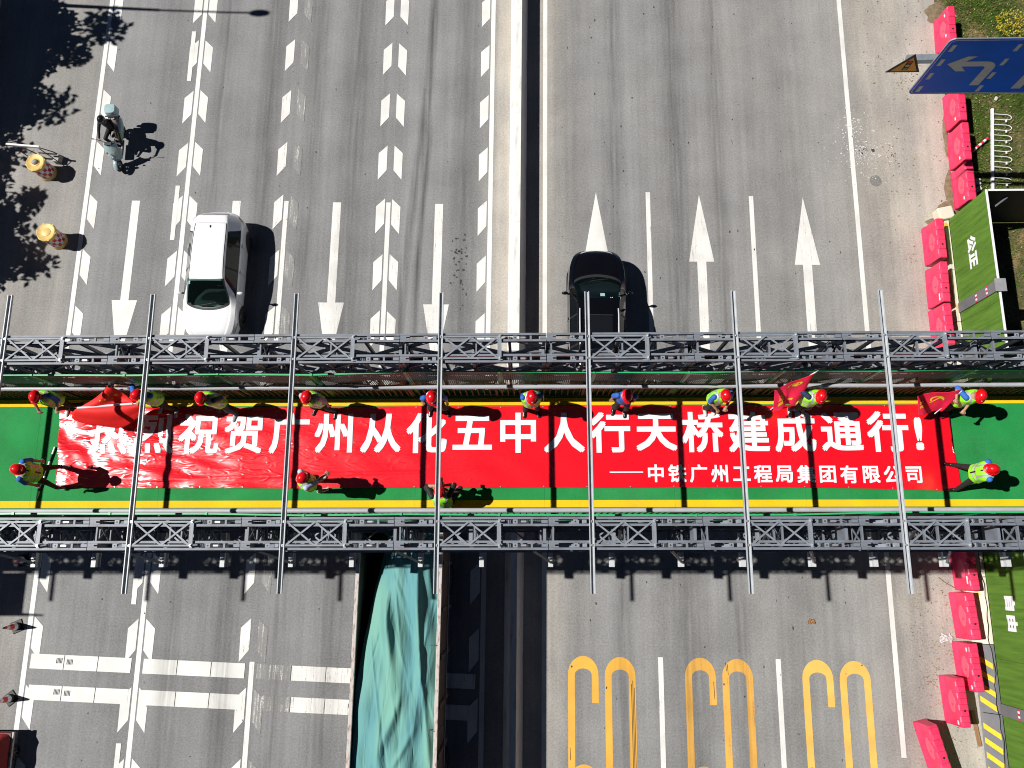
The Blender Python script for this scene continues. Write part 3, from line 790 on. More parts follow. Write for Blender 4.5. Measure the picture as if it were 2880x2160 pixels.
gb2 = blades(9000, (14.9, 19.0, 4.5, 11.2), .03, .09, lambda x, y: .45 if x > 15.8 else .2)
gb.add(gb2.v, gb2.f); 
gr = gb.build('grass', [GR1, GR2]); tag(gr, 'patchy green grass on the right verge beyond the barriers', 'grass', kind='stuff')

# dry leaves and litter on the dusty shoulder
def leaf(mb, x, y, z, s, mi=0):
    a = random.uniform(0, 6.28); c, s_ = math.cos(a), math.sin(a)
    pts = [(-1, 0, 0), (-.2, .34, .25), (1, 0, .1), (-.2, -.34, .2)]
    mb.add([(x + (p * c - q * s_) * s, y + (p * s_ + q * c) * s, z + abs(r) * s) for p, q, r in pts], [(0, 3, 2, 1)], mi)
lm = MB()
for _ in range(620):
    if random.random() < .5: x, y = random.uniform(11.6, 13.6), random.uniform(-6.2, 1.2)
    else: x, y = random.uniform(11.9, 14.6), random.uniform(9.5, 20.5)
    if random.random() < .35: x, y = random.choice([(12.5, -2.4), (12.1, -3.3), (12.5, -4.1), (12.0, -1.6), (12.6, -.6), (13.6, 17.0), (13.3, 16.6), (12.6, 13.7), (14.45, 12.3)]); x += random.gauss(0, .22); y += random.gauss(0, .28)
    if x > 13.25 and y < 1.3: continue
    leaf(lm, x, y, .012, random.uniform(.02, .048), random.choice((0, 0, 1)))
for _ in range(1100): leaf(lm, random.uniform(14.8, 18.8), random.uniform(11.4, 21), .05, random.uniform(.025, .05), random.choice((0, 1, 2)))
for _ in range(420): leaf(lm, random.uniform(15.2, 18.5), random.uniform(5, 11), .04, random.uniform(.03, .055), random.choice((0, 1, 2)))
lf = lm.build('fallen_leaves', [MAT('dry leaf tan', (.30, .20, .09), .8), MAT('dry leaf brown', (.18, .10, .045), .8), MAT('dry leaf straw', (.46, .36, .18), .8)])
tag(lf, 'dry fallen leaves scattered over the dusty shoulder and verge', 'leaves', kind='stuff')
def crumple(name, loc, s, mat, label, cat, n=9, seed=1):
    rr = random.Random(seed); hs = [[rr.uniform(0, .22) for _ in range(n + 1)] for _ in range(n + 1)]
    mb = MB().grid(lambda u, v: ((u - .5) * s * (1 + .25 * math.sin(5 * v)), (v - .5) * s * .7 * (1 + .2 * math.cos(6 * u)), .006 + hs[round(u * n)][round(v * n)] * s), n, n)
    o = mb.build(name, mat); o.location = loc; tag(o, label, cat); return o
crumple('plastic_bag', (12.63, -2.10, 0), .34, MAT('crumpled clear film', (.55, .52, .50), .15, 0, .2, 9), 'crumpled pale plastic bag lying on the dusty shoulder', 'bag', seed=3)
crumple('paper_scrap', (8.64, -1.62, .004), .20, MAT('brown paper', (.34, .17, .07), .8, 0, .3, 9), 'torn brown paper scrap on the right carriageway', 'paper', seed=5)
bx_ = MB().box(-.06, .06, -.06, .06, 0, .05).build('small_box', MAT('dark maroon card', (.05, .012, .015), .5), bevel=.006)
bx_.location = (11.52, -4.72, .004); bx_.rotation_euler.z = .7; tag(bx_, 'small dark maroon box lying by the edge line', 'box')
tw = MB().tube([(12.62, -.32, .01), (12.78, -.46, .02), (12.98, -.58, .03), (13.12, -.66, .02), (13.3, -.74, .03)], .012, 6).build('dry_branch', MAT('twig brown', (.20, .12, .06), .9))
tag(tw, 'thin dry branch lying between two pink barriers', 'branch')
dirt = MAT('heaped dry soil', (.20, .145, .085), .95, 0, .35, 8, bump=.8, bscale=30)
def heap(pts, name, label):
    mb = MB()
    for (x, y, rx, ry, h_) in pts:
        mb.grid(lambda u, v: (x + rx * v * math.cos(2 * math.pi * u) * (1 + .15 * math.sin(7 * u * 6.28)), y + ry * v * math.sin(2 * math.pi * u) * (1 + .12 * math.sin(5 * u * 6.28 + 1)), -.01 + h_ * (1 - v * v)), 22, 5)
    o = mb.build(name, dirt, smooth=True); tag(o, label, 'soil', kind='stuff'); return o
heap([(14.52, 14.4, .10, .9, .05), (14.46, 12.3, .22, .95, .07), (14.20, 11.65, .35, .45, .06), (13.85, 11.3, .4, .22, .05), (14.6, 17.3, .2, .4, .05), (14.8, 19.3, .5, .5, .06)], 'soil_heaps', 'low ridge of dry soil along the foot of the upper barriers')
wb2 = MB().box(-.28, .24, -.22, .22, 0, .42).build('white_block', CREAM, bevel=.05); wb2.location = (14.02, 11.5, 0); wb2.rotation_euler.z = .2
tag(wb2, 'whitish painted concrete block at the corner of the green hoarding', 'block')
for i_, (x, y, s_) in enumerate(((15.30, 12.75, .16), (15.36, 12.5, .12), (16.4, 15.9, .08))):
    o = MB().box(-s_, s_, -s_ * .7, s_ * .7, 0, s_ * .8).build('rubble_lump', MAT('pale rubble', (.55, .5, .44), .9, 0, .3, 8), bevel=.03)
    o.location = (x, y, 0); o.rotation_euler.z = .5 * i_
    tag(o, ('larger pale rubble lump beside the third barrier by the grass', 'smaller pale rubble lump north of the hoarding corner', 'tiny white lump on the grass east of the bed fence')[i_], 'rubble', 'pale rubble lumps on the grass')

# ================================================================== FOOTBRIDGE
DK = 7.0                       # deck level
XL, XR = -23.577, 15.423       # ends of the truss (panel joints at 0.423 + 3k)
NP = 13                        # panels in a row
br = empty('footbridge', (0, 0, 0)); tag(br, 'grey steel truss footbridge with green deck crossing over the road', 'bridge')

# --- truss panels: each 3 m long, 1.5 m high, two storeys, four lines
def chan_mesh():
    mb = MB(); w, h, t = .045, .10, .007
    prof = [(0, 0), (w, 0), (w, t), (t, t), (t, h - t), (w, h - t), (w, h), (0, h)]
    n = len(prof); x0, x1 = .006, 2.994
    mb.add([(x, y, z) for x in (x0, x1) for y, z in prof], [(i, (i + 1) % n, n + (i + 1) % n, n + i) for i in range(n)])
    # end caps as three rectangles each
    for b in (0, n):
        for q in ((0, 1, 2, 3), (0, 3, 4, 7), (4, 5, 6, 7)):
            f = [b + i for i in q]; mb.f.append(f if b else f[::-1]); mb.m.append(0)
    return mb.mesh('chord_channel', STEEL)
CH = chan_mesh()
def lattice_mesh():
    mb = MB(); zc0, zc1 = .10, 1.40
    for x in (.04, 1.5, 2.96): mb.box(x - .035, x + .035, -.035, .035, zc0, zc1)
    for x in (.76, 2.24): mb.box(x - .03, x + .03, -.03, .03, zc0, zc1)
    for xa in (0.04, 1.5):
        m_ = xa + .72; xb = xa + 1.44
        for a, b in (((xa, .75), (m_, zc1)), ((m_, zc1), (xb, .75)), ((xb, .75), (m_, zc0)), ((m_, zc0), (xa, .75))):
            mb.bar((a[0], 0, a[1]), (b[0], 0, b[1]), .055, .07, 0, (0, 1, 0))
    for z0 in (.0, 1.4):
        mb.box(.008, .13, -.042, .042, z0 + .012, z0 + .092)                     # female lug
        mb.box(.13, .20, -.042, -.016, z0 + .012, z0 + .092); mb.box(.13, .20, .016, .042, z0 + .012, z0 + .092)
        mb.box(2.87, 2.992, -.030, .030, z0 + .02, z0 + .085)                    # male lug
        mb.box(2.66, 2.70, -.043, .043, z0 + .02, z0 + .06)
    return mb.mesh('truss_panel', STEEL)
LAT = lattice_mesh()
FIT = MB().box(-.045, .045, -.04, .04, 0, .008).mesh('gusset_plate', STEEL_L)
HOLE = MB().cyl((0, 0, .009), (0, 0, .0105), .016, .016, 10).mesh('plate_hole', BLACK)
BOLT = MB().cyl((-.05, 0, .02), (.05, 0, .02), .026, .026, 6).cyl((-.02, 0, .02), (.07, 0, .02), .014, .014, 8).mesh('chord_bolt', ZINC, smooth=30)
BLK = MB().box(-.04, .04, -.036, .036, 0, .03).mesh('packing_block', STEEL_L, bevel=.004)
LINES = (0.41, 0.865, 4.145, 4.585)
ZTOP = 9.93
for li, y in enumerate(LINES):
    for st in (0, 1):
        zb = ZTOP - 1.5 - st * 1.506
        for k in range(NP):
            x = XL + 3 * k
            p = link('truss_panel', LAT, br, (x, y, zb))
            for z0 in (0, 1.4):
                link('chord_channel', CH, p, (0, .044, z0))
                c = link('chord_channel', CH, p, (3.0, -.044, z0)); c.rotation_euler.z = math.pi
            if st == 0:
                for xo in (.53, 2.36):
                    f_ = link('gusset_plate', FIT, p, (xo, 0, 1.46))
                    link('plate_hole', HOLE, p, (xo, 0, 1.46))
                link('packing_block', BLK, p, (.71, 0, 1.44)); link('chord_bolt', BOLT, p, (2.52, 0, 1.44))

# --- bracing frames lying across each pair of lines, beside every cross channel
def frame_mesh():
    mb = MB(); y0, y1 = -.228, .228; z0, z1 = 0.0, .042; w = .034
    mb.box(.06, 1.24, y0 - w / 2, y0 + w / 2, z0, z1); mb.box(.06, 1.24, y1 - w / 2, y1 + w / 2, z0, z1)
    mb.box(1.165, 1.185, y0 + w / 2, y1 - w / 2, z0, z1); mb.box(1.187, 1.245, y0 - .05, y1 + .05, z1 - .008, z1 + .002)
    for xa in (.07, .625):
        xb = xa + .54
        mb.bar((xa, y0 + .01, z1 - .012), (xb, y1 - .01, z1 - .012), .034, .008); mb.bar((xa, y1 - .01, z1 - .022), (xb, y0 + .01, z1 - .022), .034, .008)
        mb.bar((xa + .012, y0 + .01, z1 - .03), (xb + .012, y1 - .01, z1 - .03), .006, .03)
    return mb.mesh('bracing_frame', STEEL_L)
FR = frame_mesh()
FB = MB().cyl((0, 0, .0), (0, 0, .028), .026, .026, 6).cyl((0, 0, .028), (0, 0, .045), .014, .012, 8).mesh('frame_bolt', ZINC)
PURX = [-1.737 + 3 * k for k in range(-7, 5)]
for x in PURX:
    for yc in (0.6375, 4.365):
        f = link('bracing_frame', FR, br, (x, yc, ZTOP + .001))
        for dx in (1.215, .0):
            for sy in (-.228, .228): link('frame_bolt', FB, f, (dx, sy, .045 if dx > 1 else .012))

# --- cross channels over the top, trough side up
def purlin_mesh():
    mb = MB(); w, h, t = .094, .058, .005; y0, y1 = -.50, 5.54
    prof = [(-w / 2, 0), (w / 2, 0), (w / 2, h), (w / 2 - .018, h), (w / 2 - .018, h - t), (w / 2 - t, h - t), (w / 2 - t, t), (-w / 2 + t, t), (-w / 2 + t, h - t), (-w / 2 + .016, h - t), (-w / 2 + .016, h), (-w / 2, h)]
    n = len(prof)
    mb.add([(x, y, z) for y in (y0, y1) for x, z in prof], [(i, n + i, n + (i + 1) % n, (i + 1) % n) for i in range(n)])
    return mb.mesh('cross_channel', GALV)
PU = purlin_mesh()
for x in PURX: link('cross_channel', PU, br, (x, 0, ZTOP + .004))

# --- transoms under the deck with raking struts outside
def ibeam(L0, L1, w=.105, h=.24):
    mb = MB()
    mb.box(-w / 2, w / 2, L0, L1, -.012, 0); mb.box(-w / 2, w / 2, L0, L1, -h, -h + .012); mb.box(-.004, .004, L0, L1, -h + .012, -.012)
    return mb
TR = ibeam(0.0, 5.0).mesh('transom', MAT('grey transom paint', (.50, .51, .51), .5, 0, .12, 4))
TF = MB().box(-.03, .03, -.02, .02, 0, .05).mesh('transom_clip', ZINC)
RK = {}
for k in range(NP):
    for dx in (.13, 1.54):
        x = XL + 3 * k + dx
        t = link('transom', TR, br, (x, 0, 6.80))
        for yy in (.19, 4.81): link('transom_clip', TF, t, (0, yy, .001))
        if dx < 1 and k % 1 == 0:
            for sy, ya, yb2 in ((-1, .10, .345), (1, 4.90, 4.65)):
                r_ = MB(); r_.bar((x, ya, 6.83), (x - .42, yb2, 7.9), .05, .05); r_.build('raking_strut', STEEL, br)

# --- tie plates between the lines at every joint
TP = MB().box(-.03, .03, -.19, .19, 0, .10).box(-.006, .006, -.19, .19, -.5, 0).mesh('tie_plate', STEEL)
for k in range(NP + 1):
    for yc in (0.6375, 4.365):
        link('tie_plate', TP, br, (XL + 3 * k - .06, yc, ZTOP - .62))
SW = MB()
def sway(x0, yc):
    mb = MB(); mb.bar((x0, yc - .2, 8.46), (x0, yc + .2, 9.2), .04, .04); mb.bar((x0 + .03, yc - .2, 9.2), (x0 + .03, yc + .2, 8.46), .04, .04)
    return mb
for k in range(NP):
    for yc in (0.6375, 4.365): sway(XL + 3 * k + 1.5, yc).build('sway_brace', STEEL_D, br)

# --- upright bracing frames between the two lines of each truss, and level ones added at the lower chords to fill the truss shadow
def upright_mesh():
    mb = MB()
    for yy in (-.20, .20): mb.box(-.018, .018, yy - .028, yy + .028, .10, 1.40)
    for zz in (.14, .75, 1.30): mb.box(-.015, .015, -.172, .172, zz, zz + .075)
    for z0 in (.215, .825):
        z1 = z0 + (.535 if z0 < .5 else .475)
        mb.bar((.022, -.172, z0), (.022, .172, z1), .045, .010, 0, (1, 0, 0)); mb.bar((-.022, .172, z0), (-.022, -.172, z1), .045, .010, 0, (1, 0, 0))
    return mb.mesh('upright_frame', STEEL)
UF = upright_mesh()
for st in (0, 1):
    zb = ZTOP - 1.5 - st * 1.506
    for k in range(NP):
        for yc in (0.6375, 4.365):
            for dx in ((.10, 1.56) if st == 0 else (.10, 1.56, 2.88)): link('upright_frame', UF, br, (XL + 3 * k + dx, yc, zb))
            link('bracing_frame', FR, br, (XL + 3 * k + (.2 if st == 0 else 1.6), yc, zb - .003 + .10))

# --- deck
def mat_carpet(name, col, dark):
    m, nt, p = base_mat(name); L = nt.links.new
    tc = nd(nt, 'ShaderNodeTexCoord')
    a = nd(nt, 'ShaderNodeTexNoise', Scale=55.0, Detail=3.0, Roughness=.7); L(tc.outputs['Object'], a.inputs['Vector'])
    b = nd(nt, 'ShaderNodeTexNoise', Scale=1.4, Detail=5.0); L(tc.outputs['Object'], b.inputs['Vector'])
    ad = nd(nt, 'ShaderNodeMath', operation='MULTIPLY_ADD'); L(b.outputs['Fac'], ad.inputs[0]); ad.inputs[1].default_value = .6; L(a.outputs['Fac'], ad.inputs[2])
    cr = nd(nt, 'ShaderNodeValToRGB'); e = cr.color_ramp.elements
    e[0].position = .55; e[0].color = (*dark, 1); e[1].position = 1.05; e[1].color = (*col, 1)
    L(ad.outputs[0], cr.inputs[0])
    # trodden-in dust and scuffs
    d1 = nd(nt, 'ShaderNodeTexNoise', Scale=.9, Detail=8.0, Roughness=.7); L(tc.outputs['Object'], d1.inputs['Vector'])
    d2 = nd(nt, 'ShaderNodeTexNoise', Scale=11.0, Detail=5.0, Roughness=.7); L(tc.outputs['Object'], d2.inputs['Vector'])
    dm = nd(nt, 'ShaderNodeMath', operation='MULTIPLY'); L(d1.outputs['Fac'], dm.inputs[0]); L(d2.outputs['Fac'], dm.inputs[1])
    dr = nd(nt, 'ShaderNodeMapRange'); L(dm.outputs[0], dr.inputs[0]); dr.inputs[1].default_value = .22; dr.inputs[2].default_value = .42; dr.inputs[4].default_value = .32
    dx = nd(nt, 'ShaderNodeMix', data_type='RGBA'); L(dr.outputs[0], dx.inputs[0]); L(cr.outputs[0], dx.inputs[6]); dx.inputs[7].default_value = (*[.45 * c + .075 for c in col], 1)
    L(dx.outputs[2], p.inputs['Base Color']); p.inputs['Roughness'].default_value = .8; p.inputs['Specular IOR Level'].default_value = .25
    bp = nd(nt, 'ShaderNodeBump', Strength=.5, Distance=.01); L(a.outputs['Fac'], bp.inputs['Height']); L(bp.outputs['Normal'], p.inputs['Normal'])
    return m
DECKG = mat_carpet('green deck coating', (.016, .270, .062), (.007, .155, .034))
DECKY = mat_carpet('yellow deck coating', (.82, .55, .006), (.66, .40, .004))
for k in range(NP):
    x = XL + 3 * k
    d = MB().box(x + .002, x + 2.998, 1.12, 4.12, DK - .07, DK - .006).build('deck_plate', STEEL_D, br)
    MB().box(x + .0015, x + 2.9985, 1.16, 4.08, DK - .005, DK).build('deck_coating', DECKG, d)
    for ya, yb2 in ((1.346, 1.506), (3.742, 3.906)):
        MB().box(x + .0015, x + 2.9985, ya, yb2, DK + .0005, DK + .004).build('edge_stripe', DECKY, d)
for y in (1.45, 2.3, 3.1, 3.8): MB().box(XL, XR, y - .05, y + .05, DK - .19, DK - .075).build('stringer', STEEL_D, br)

# --- handrails, balusters
for yy in (1.196, 3.93):
    MB().cyl((XL, yy, 8.19), (XR, yy, 8.19), .052, .052, 16).build('handrail', PIPE, br, smooth=40)
    o = 3.975 if yy > 2 else 1.15
    MB().box(XL, XR, o - .02, o + .02, 7.07, 7.11).build('bottom_rail', STEEL_D, br)
    for k in range(20):
        x = XL + .9 + 2.0 * k
        MB().box(x - .03, x + .03, o - .03, o + .03, DK - .02, 8.13).build('rail_post', STEEL_D, br)
BAL = MB().box(-.012, .012, -.010, .010, 7.112, 8.14).mesh('baluster', RUST)
for k in range(178):
    x = -12.6 + .1385 * k
    b = link('baluster', BAL, br, (x, 3.965, 0))
sb2 = MB()
for k in range(178): sb2.box(-12.6 + .1385 * k - .012, -12.6 + .1385 * k + .012, 1.15, 1.17, 7.112, 8.14)
o = sb2.build('balusters', RUST, br); o['kind'] = 'stuff'

# --- green mesh screens outside the handrails, 2 m bays that zigzag a little
def mesh_mat():
    m, nt, p = base_mat('green expanded mesh'); L = nt.links.new
    tc = nd(nt, 'ShaderNodeTexCoord')
    w1 = nd(nt, 'ShaderNodeTexWave', wave_type='BANDS', bands_direction='X', wave_profile='SIN', Scale=7.0); L(tc.outputs['Object'], w1.inputs['Vector'])
    w2 = nd(nt, 'ShaderNodeTexWave', wave_type='BANDS', bands_direction='Z', wave_profile='SIN', Scale=9.0); L(tc.outputs['Object'], w2.inputs['Vector'])
    mxx = nd(nt, 'ShaderNodeMath', operation='MAXIMUM'); L(w1.outputs['Fac'], mxx.inputs[0]); L(w2.outputs['Fac'], mxx.inputs[1])
    gt = nd(nt, 'ShaderNodeMath', operation='GREATER_THAN'); L(mxx.outputs[0], gt.inputs[0]); gt.inputs[1].default_value = .50
    tr = nd(nt, 'ShaderNodeBsdfTransparent'); mx = nd(nt, 'ShaderNodeMixShader'); L(gt.outputs[0], mx.inputs[0]); L(tr.outputs[0], mx.inputs[1]); L(p.outputs[0], mx.inputs[2])
    L(mx.outputs[0], nt.nodes['Material Output'].inputs['Surface'])
    p.inputs['Base Color'].default_value = (.005, .085, .026, 1); p.inputs['Roughness'].default_value = .5
    return m
MESHM = mesh_mat()
rz_ = random.Random(4)
for side, y0 in ((0, 1.045), (1, 4.005)):
    offs = [rz_.uniform(-.028, .04) for _ in range(22)]
    for k in range(19):
        xa = -22.56 + 2.0 * k; xb = xa + 2.0
        ya = y0 + offs[k]; yb2 = y0 + offs[k + 1]
        a = math.atan2(yb2 - ya, 2.0)
        e = empty('mesh_screen', (xa, ya, DK), a); e.parent = br
        MB().box(.028, 1.972, -.017, .017, 2.17, 2.206).box(.028, 1.972, -.017, .017, .08, .115).box(.028, .056, -.015, .015, .115, 2.17).box(1.944, 1.972, -.015, .015, .115, 2.17).build('screen_frame', GREEN_F, e)
        MB().add([(.056, 0, .115), (1.944, 0, .115), (1.944, 0, 2.17), (.056, 0, 2.17)], [(0, 1, 2, 3)]).build('screen_mesh', MESHM, e)
        MB().box(-.025, .025, -.025, .025, 0, 2.225).build('screen_post', GREEN_F, e)
        st_o = MB(); st_o.bar((1.0, .03 if side else -.03, .2), (1.0, .03 if side else -.03, 2.15), .03, .03); st_o.build('screen_stiffener', STEEL_D, e)

# --- piers; unseen slab and board at the left added to cast a shadow
for x, y in ((-21.8, .6), (-21.8, 4.3), (14.85, .6), (14.85, 4.3)):
    MB().cyl((x, y, 0), (x, y, 6.5), .22, .22, 14).build('pier_column', STEEL, br)
for x in (-21.8, 14.85): MB().box(x - .2, x + .2, .1, 4.9, 6.5, 6.55).build('pier_cap', STEEL, br)
MB().box(-22.6, -21.2, -1.05, .2, 6.85, 7.0).build('shadow_slab', STEEL_D, br)
MB().box(-22.6, -21.25, -1.05, -1.0, 7.0, 7.9).build('shadow_board', STEEL_D, br)

# ================================================================== BANNER
def ban_h(x, y):
    """height of the vinyl above the deck: flat on the right, crumpled towards its left end"""
    l = max(0.0, min(1.0, (-2.0 - x) / 7.0)); s = max(0.0, min(1.0, (x + 11.0) / 21.0))
    w = .0035 * math.sin(5.1 * x + 2.0 * y + .6 * math.sin(3 * y)) * math.sin(2.3 * y + .3 * x)
    w += (.0022 + .010 * l * l) * math.sin(3.3 * x + 9.0 * y + 1.2 * math.sin(1.7 * x)) * (.5 + .5 * math.sin(.9 * x + 4.0 * y))
    w += (.0012 + .007 * l) * math.sin(1.1 * x + 15.0 * y + 2.2 * math.sin(1.1 * x + y))
    w += .010 * l * l * math.sin(6.3 * x + 2.0 * math.sin(1.9 * y) + 3.5 * y)
    w += .017 * l * l * math.sin(2.6 * x + 1.4 * math.sin(2.2 * y) + 1.0) * (.6 + .4 * math.sin(3.1 * y))
    w += .006 * l * math.sin(13.0 * x + 3.0 * math.sin(2.4 * y)) * math.exp(-((x + 10.4) / .9) ** 2)
    w += .010 * math.exp(-((y - 1.98 - .028 * (x + 9)) / .035) ** 2) * max(0, min(1, (2.5 - x) / 6)) * (1 if x > -10.6 else .5)
    return max(.006, .042 + w)
def ban_y(v, x):
    top = 3.715 - .045 * max(0, (-8 - x) / 3.0) + .006 * math.sin(2.1 * x); bot = 1.79 - .09 * max(0, (x - 6.0) / 4.0) + .03 * max(0, (-7 - x) / 4.0) + .006 * math.sin(1.7 * x + 1)
    return bot + (top - bot) * v
bn = MB()
def bfn(u, v):
    x = -11.05 + 20.98 * u; y = ban_y(v, x)
    xx = x + (.05 * math.sin(4 * v + 1) * (1 if u in (0.0, 1.0) else 0)) - (.12 * v if u == 1.0 else 0) + (.12 * v * 0)
    return (xx, y, DK + ban_h(x, y))
bn.grid(bfn, 640, 72)
def vinyl(name, col, rough):
    m, nt, p = base_mat(name); L = nt.links.new
    p.inputs['Base Color'].default_value = (*col, 1); p.inputs['Roughness'].default_value = rough; p.inputs['Specular IOR Level'].default_value = .95
    tc = nd(nt, 'ShaderNodeTexCoord')
    mp = nd(nt, 'ShaderNodeMapping'); mp.inputs['Scale'].default_value = (.9, 2.6, 1); mp.inputs['Rotation'].default_value = (0, 0, .22); L(tc.outputs['Object'], mp.inputs['Vector'])
    a = nd(nt, 'ShaderNodeTexNoise', noise_type='RIDGED_MULTIFRACTAL', Scale=3.2, Detail=7.0, Roughness=.55, Distortion=1.2); L(mp.outputs['Vector'], a.inputs['Vector'])
    sx = nd(nt, 'ShaderNodeSeparateXYZ'); L(tc.outputs['Object'], sx.inputs[0])
    r = nd(nt, 'ShaderNodeMapRange'); L(sx.outputs[0], r.inputs[0]); r.inputs[1].default_value = 2.0; r.inputs[2].default_value = -9.0; r.inputs[3].default_value = .03; r.inputs[4].default_value = .55
    bp = nd(nt, 'ShaderNodeBump', Distance=.03); L(r.outputs[0], bp.inputs['Strength']); L(a.outputs['Fac'], bp.inputs['Height']); L(bp.outputs['Normal'], p.inputs['Normal'])
    # fold lines pressed in while it was rolled: every 0.75 m
    return m
VRED = vinyl('red banner vinyl', (.72, .005, .015), .235)
VWHT = vinyl('white banner print', (.80, .81, .84), .235)
bann = bn.build('banner', VRED, smooth=True)
tag(bann, 'long red banner with white characters spread along the footbridge deck', 'banner')
def put_char(ch, cx, cy, size, off, stretch=1.0):
    """one printed character: outline filled, made bold, cut on a fine grid so that it follows the folds"""
    vs_, fs = text_mesh(ch, size, 0.0)
    bm = bmesh.new(); q = off
    for k, (dx, dy) in enumerate(((q, q), (-q, q), (q, -q), (-q, -q))):
        bv = [bm.verts.new((v.x * stretch + cx + dx, v.y + cy + dy, .0006 * k)) for v in vs_]
        for f in fs:
            try: bm.faces.new([bv[i] for i in f])
            except ValueError: pass
    x0 = min(v.co.x for v in bm.verts); x1 = max(v.co.x for v in bm.verts); y0 = min(v.co.y for v in bm.verts); y1 = max(v.co.y for v in bm.verts)
    st = .055
    for ax, lo, hi in ((0, x0, x1), (1, y0, y1)):
        t = lo + st
        while t < hi:
            co = (t, 0, 0) if ax == 0 else (0, t, 0); no = (1, 0, 0) if ax == 0 else (0, 1, 0)
            bmesh.ops.bisect_plane(bm, geom=bm.verts[:] + bm.edges[:] + bm.faces[:], plane_co=co, plane_no=no)
            t += st
    for v in bm.verts: v.co.z += DK + ban_h(v.co.x, v.co.y) + .0080
    for f in bm.faces:
        f.normal_update()
        if f.normal.z < 0: f.normal_flip()
        f.smooth = True
    me = bpy.data.meshes.new('character'); bm.to_mesh(me); bm.free(); me.materials.append(VWHT)
    return link('character', me, bann)
for i, ch in enumerate('热烈祝贺广州从化五中人行天桥建成通行'):
    put_char(ch, -7.72 + 1.0765 * (i - 2), 3.075, .985, .023)
put_char('!', 9.13, 3.02, 1.02, .030)
for i, ch in enumerate('中铁广州工程局集团有限公司'):
    put_char(ch, 3.0 + .4935 * i, 2.115 - .004 * i, .425, .0105)
dash = MB(); dash.grid(lambda u, v: (1.935 + .77 * u, 2.128 + .028 * v, DK + ban_h(1.935 + .77 * u, 2.14) + .0065), 12, 1); dash.build('dash', VWHT, bann)
EYE = MB().cyl((0, 0, 0), (0, 0, .004), .013, .013, 8).mesh('eyelet', ZINC)
for k in range(21):
    x = -10.6 + k
    for v in (.012, .988):
        y = ban_y(v, x); link('eyelet', EYE, bann, (x, y, DK + ban_h(x, y) + .003))

# ================================================================== PEOPLE
SKIN = MAT('skin', (.42, .22, .14), .55, 0, .12, 14)
HAIR = MAT('black hair', (.012, .010, .009), .5)
SHOE_W = MAT('pale trainers', (.62, .60, .55), .6, 0, .2, 14)
SHOE_K = MAT('black leather shoes', (.015, .014, .014), .25, 0, .2, 10)
SHOE_G = MAT('grey trainers', (.22, .23, .25), .6, 0, .25, 14)
TR_K = MAT('black trousers', (.013, .012, .013), .85, 0, .3, 8, bump=.3, bscale=18)
TR_N = MAT('navy trousers', (.030, .034, .060), .85, 0, .3, 8, bump=.3, bscale=18)
SH_B = MAT('blue work shirt', (.025, .13, .52), .75, 0, .22, 5, bump=.5, bscale=14)
SH_N = MAT('dark navy shirt', (.018, .030, .090), .75, 0, .25, 5, bump=.5, bscale=14)
SH_L = MAT('pale blue shirt', (.46, .54, .72), .75, 0, .15, 5, bump=.5, bscale=14)
SH_P = MAT('pale pink shirt', (.55, .40, .50), .75, 0, .15, 5, bump=.5, bscale=14)
SH_K = MAT('black jacket', (.010, .010, .011), .7, 0, .3, 6, bump=.6, bscale=14)
VEST = MAT('lime safety vest', (.34, .98, .02), .6, 0, .16, 5, bump=.35, bscale=12)
VESTR = MAT('grey reflective tape', (.36, .40, .42), .35, 0, .10, 8)
VESTZ = MAT('black zip', (.015, .015, .015), .6)
HELM = MAT('red helmet shell', (.66, .004, .010), .26, 0, .08, 4, coat=.35)
HELMK = MAT('black rider helmet', (.010, .010, .011), .12, 0, .1, 4, coat=.8)
EYEM = MAT('dark eyes', (.02, .015, .012), .2)
LIP = MAT('lips', (.32, .12, .10), .5)

def ik(a, b, l1, l2, hint):
    """middle joint of a two-bone limb"""
    a = Vector(a); b = Vector(b); d = b - a; L_ = min(d.length, (l1 + l2) * .999); dn = d.normalized()
    x = (l1 * l1 - l2 * l2 + L_ * L_) / (2 * L_); h_ = math.sqrt(max(0.0, l1 * l1 - x * x))
    hv = Vector(hint); hv = hv - dn * hv.dot(dn)
    hv = hv.normalized() if hv.length > 1e-6 else dn.orthogonal().normalized()
    return a + dn * x + hv * h_

def capsule(mb, a, b, ra, rb, n=12):
    a = Vector(a); b = Vector(b); d = (b - a); L_ = d.length; d.normalize()
    pts = [a - d * ra * .98, a - d * ra * .7, a - d * ra * .3, a, a + (b - a) * .5, b, b + d * rb * .3, b + d * rb * .7, b + d * rb * .98]
    rs = [ra * .15, ra * .72, ra * .95, ra, (ra + rb) / 2, rb, rb * .95, rb * .72, rb * .15]
    mb.tube(pts, 1, n, 0, rs)

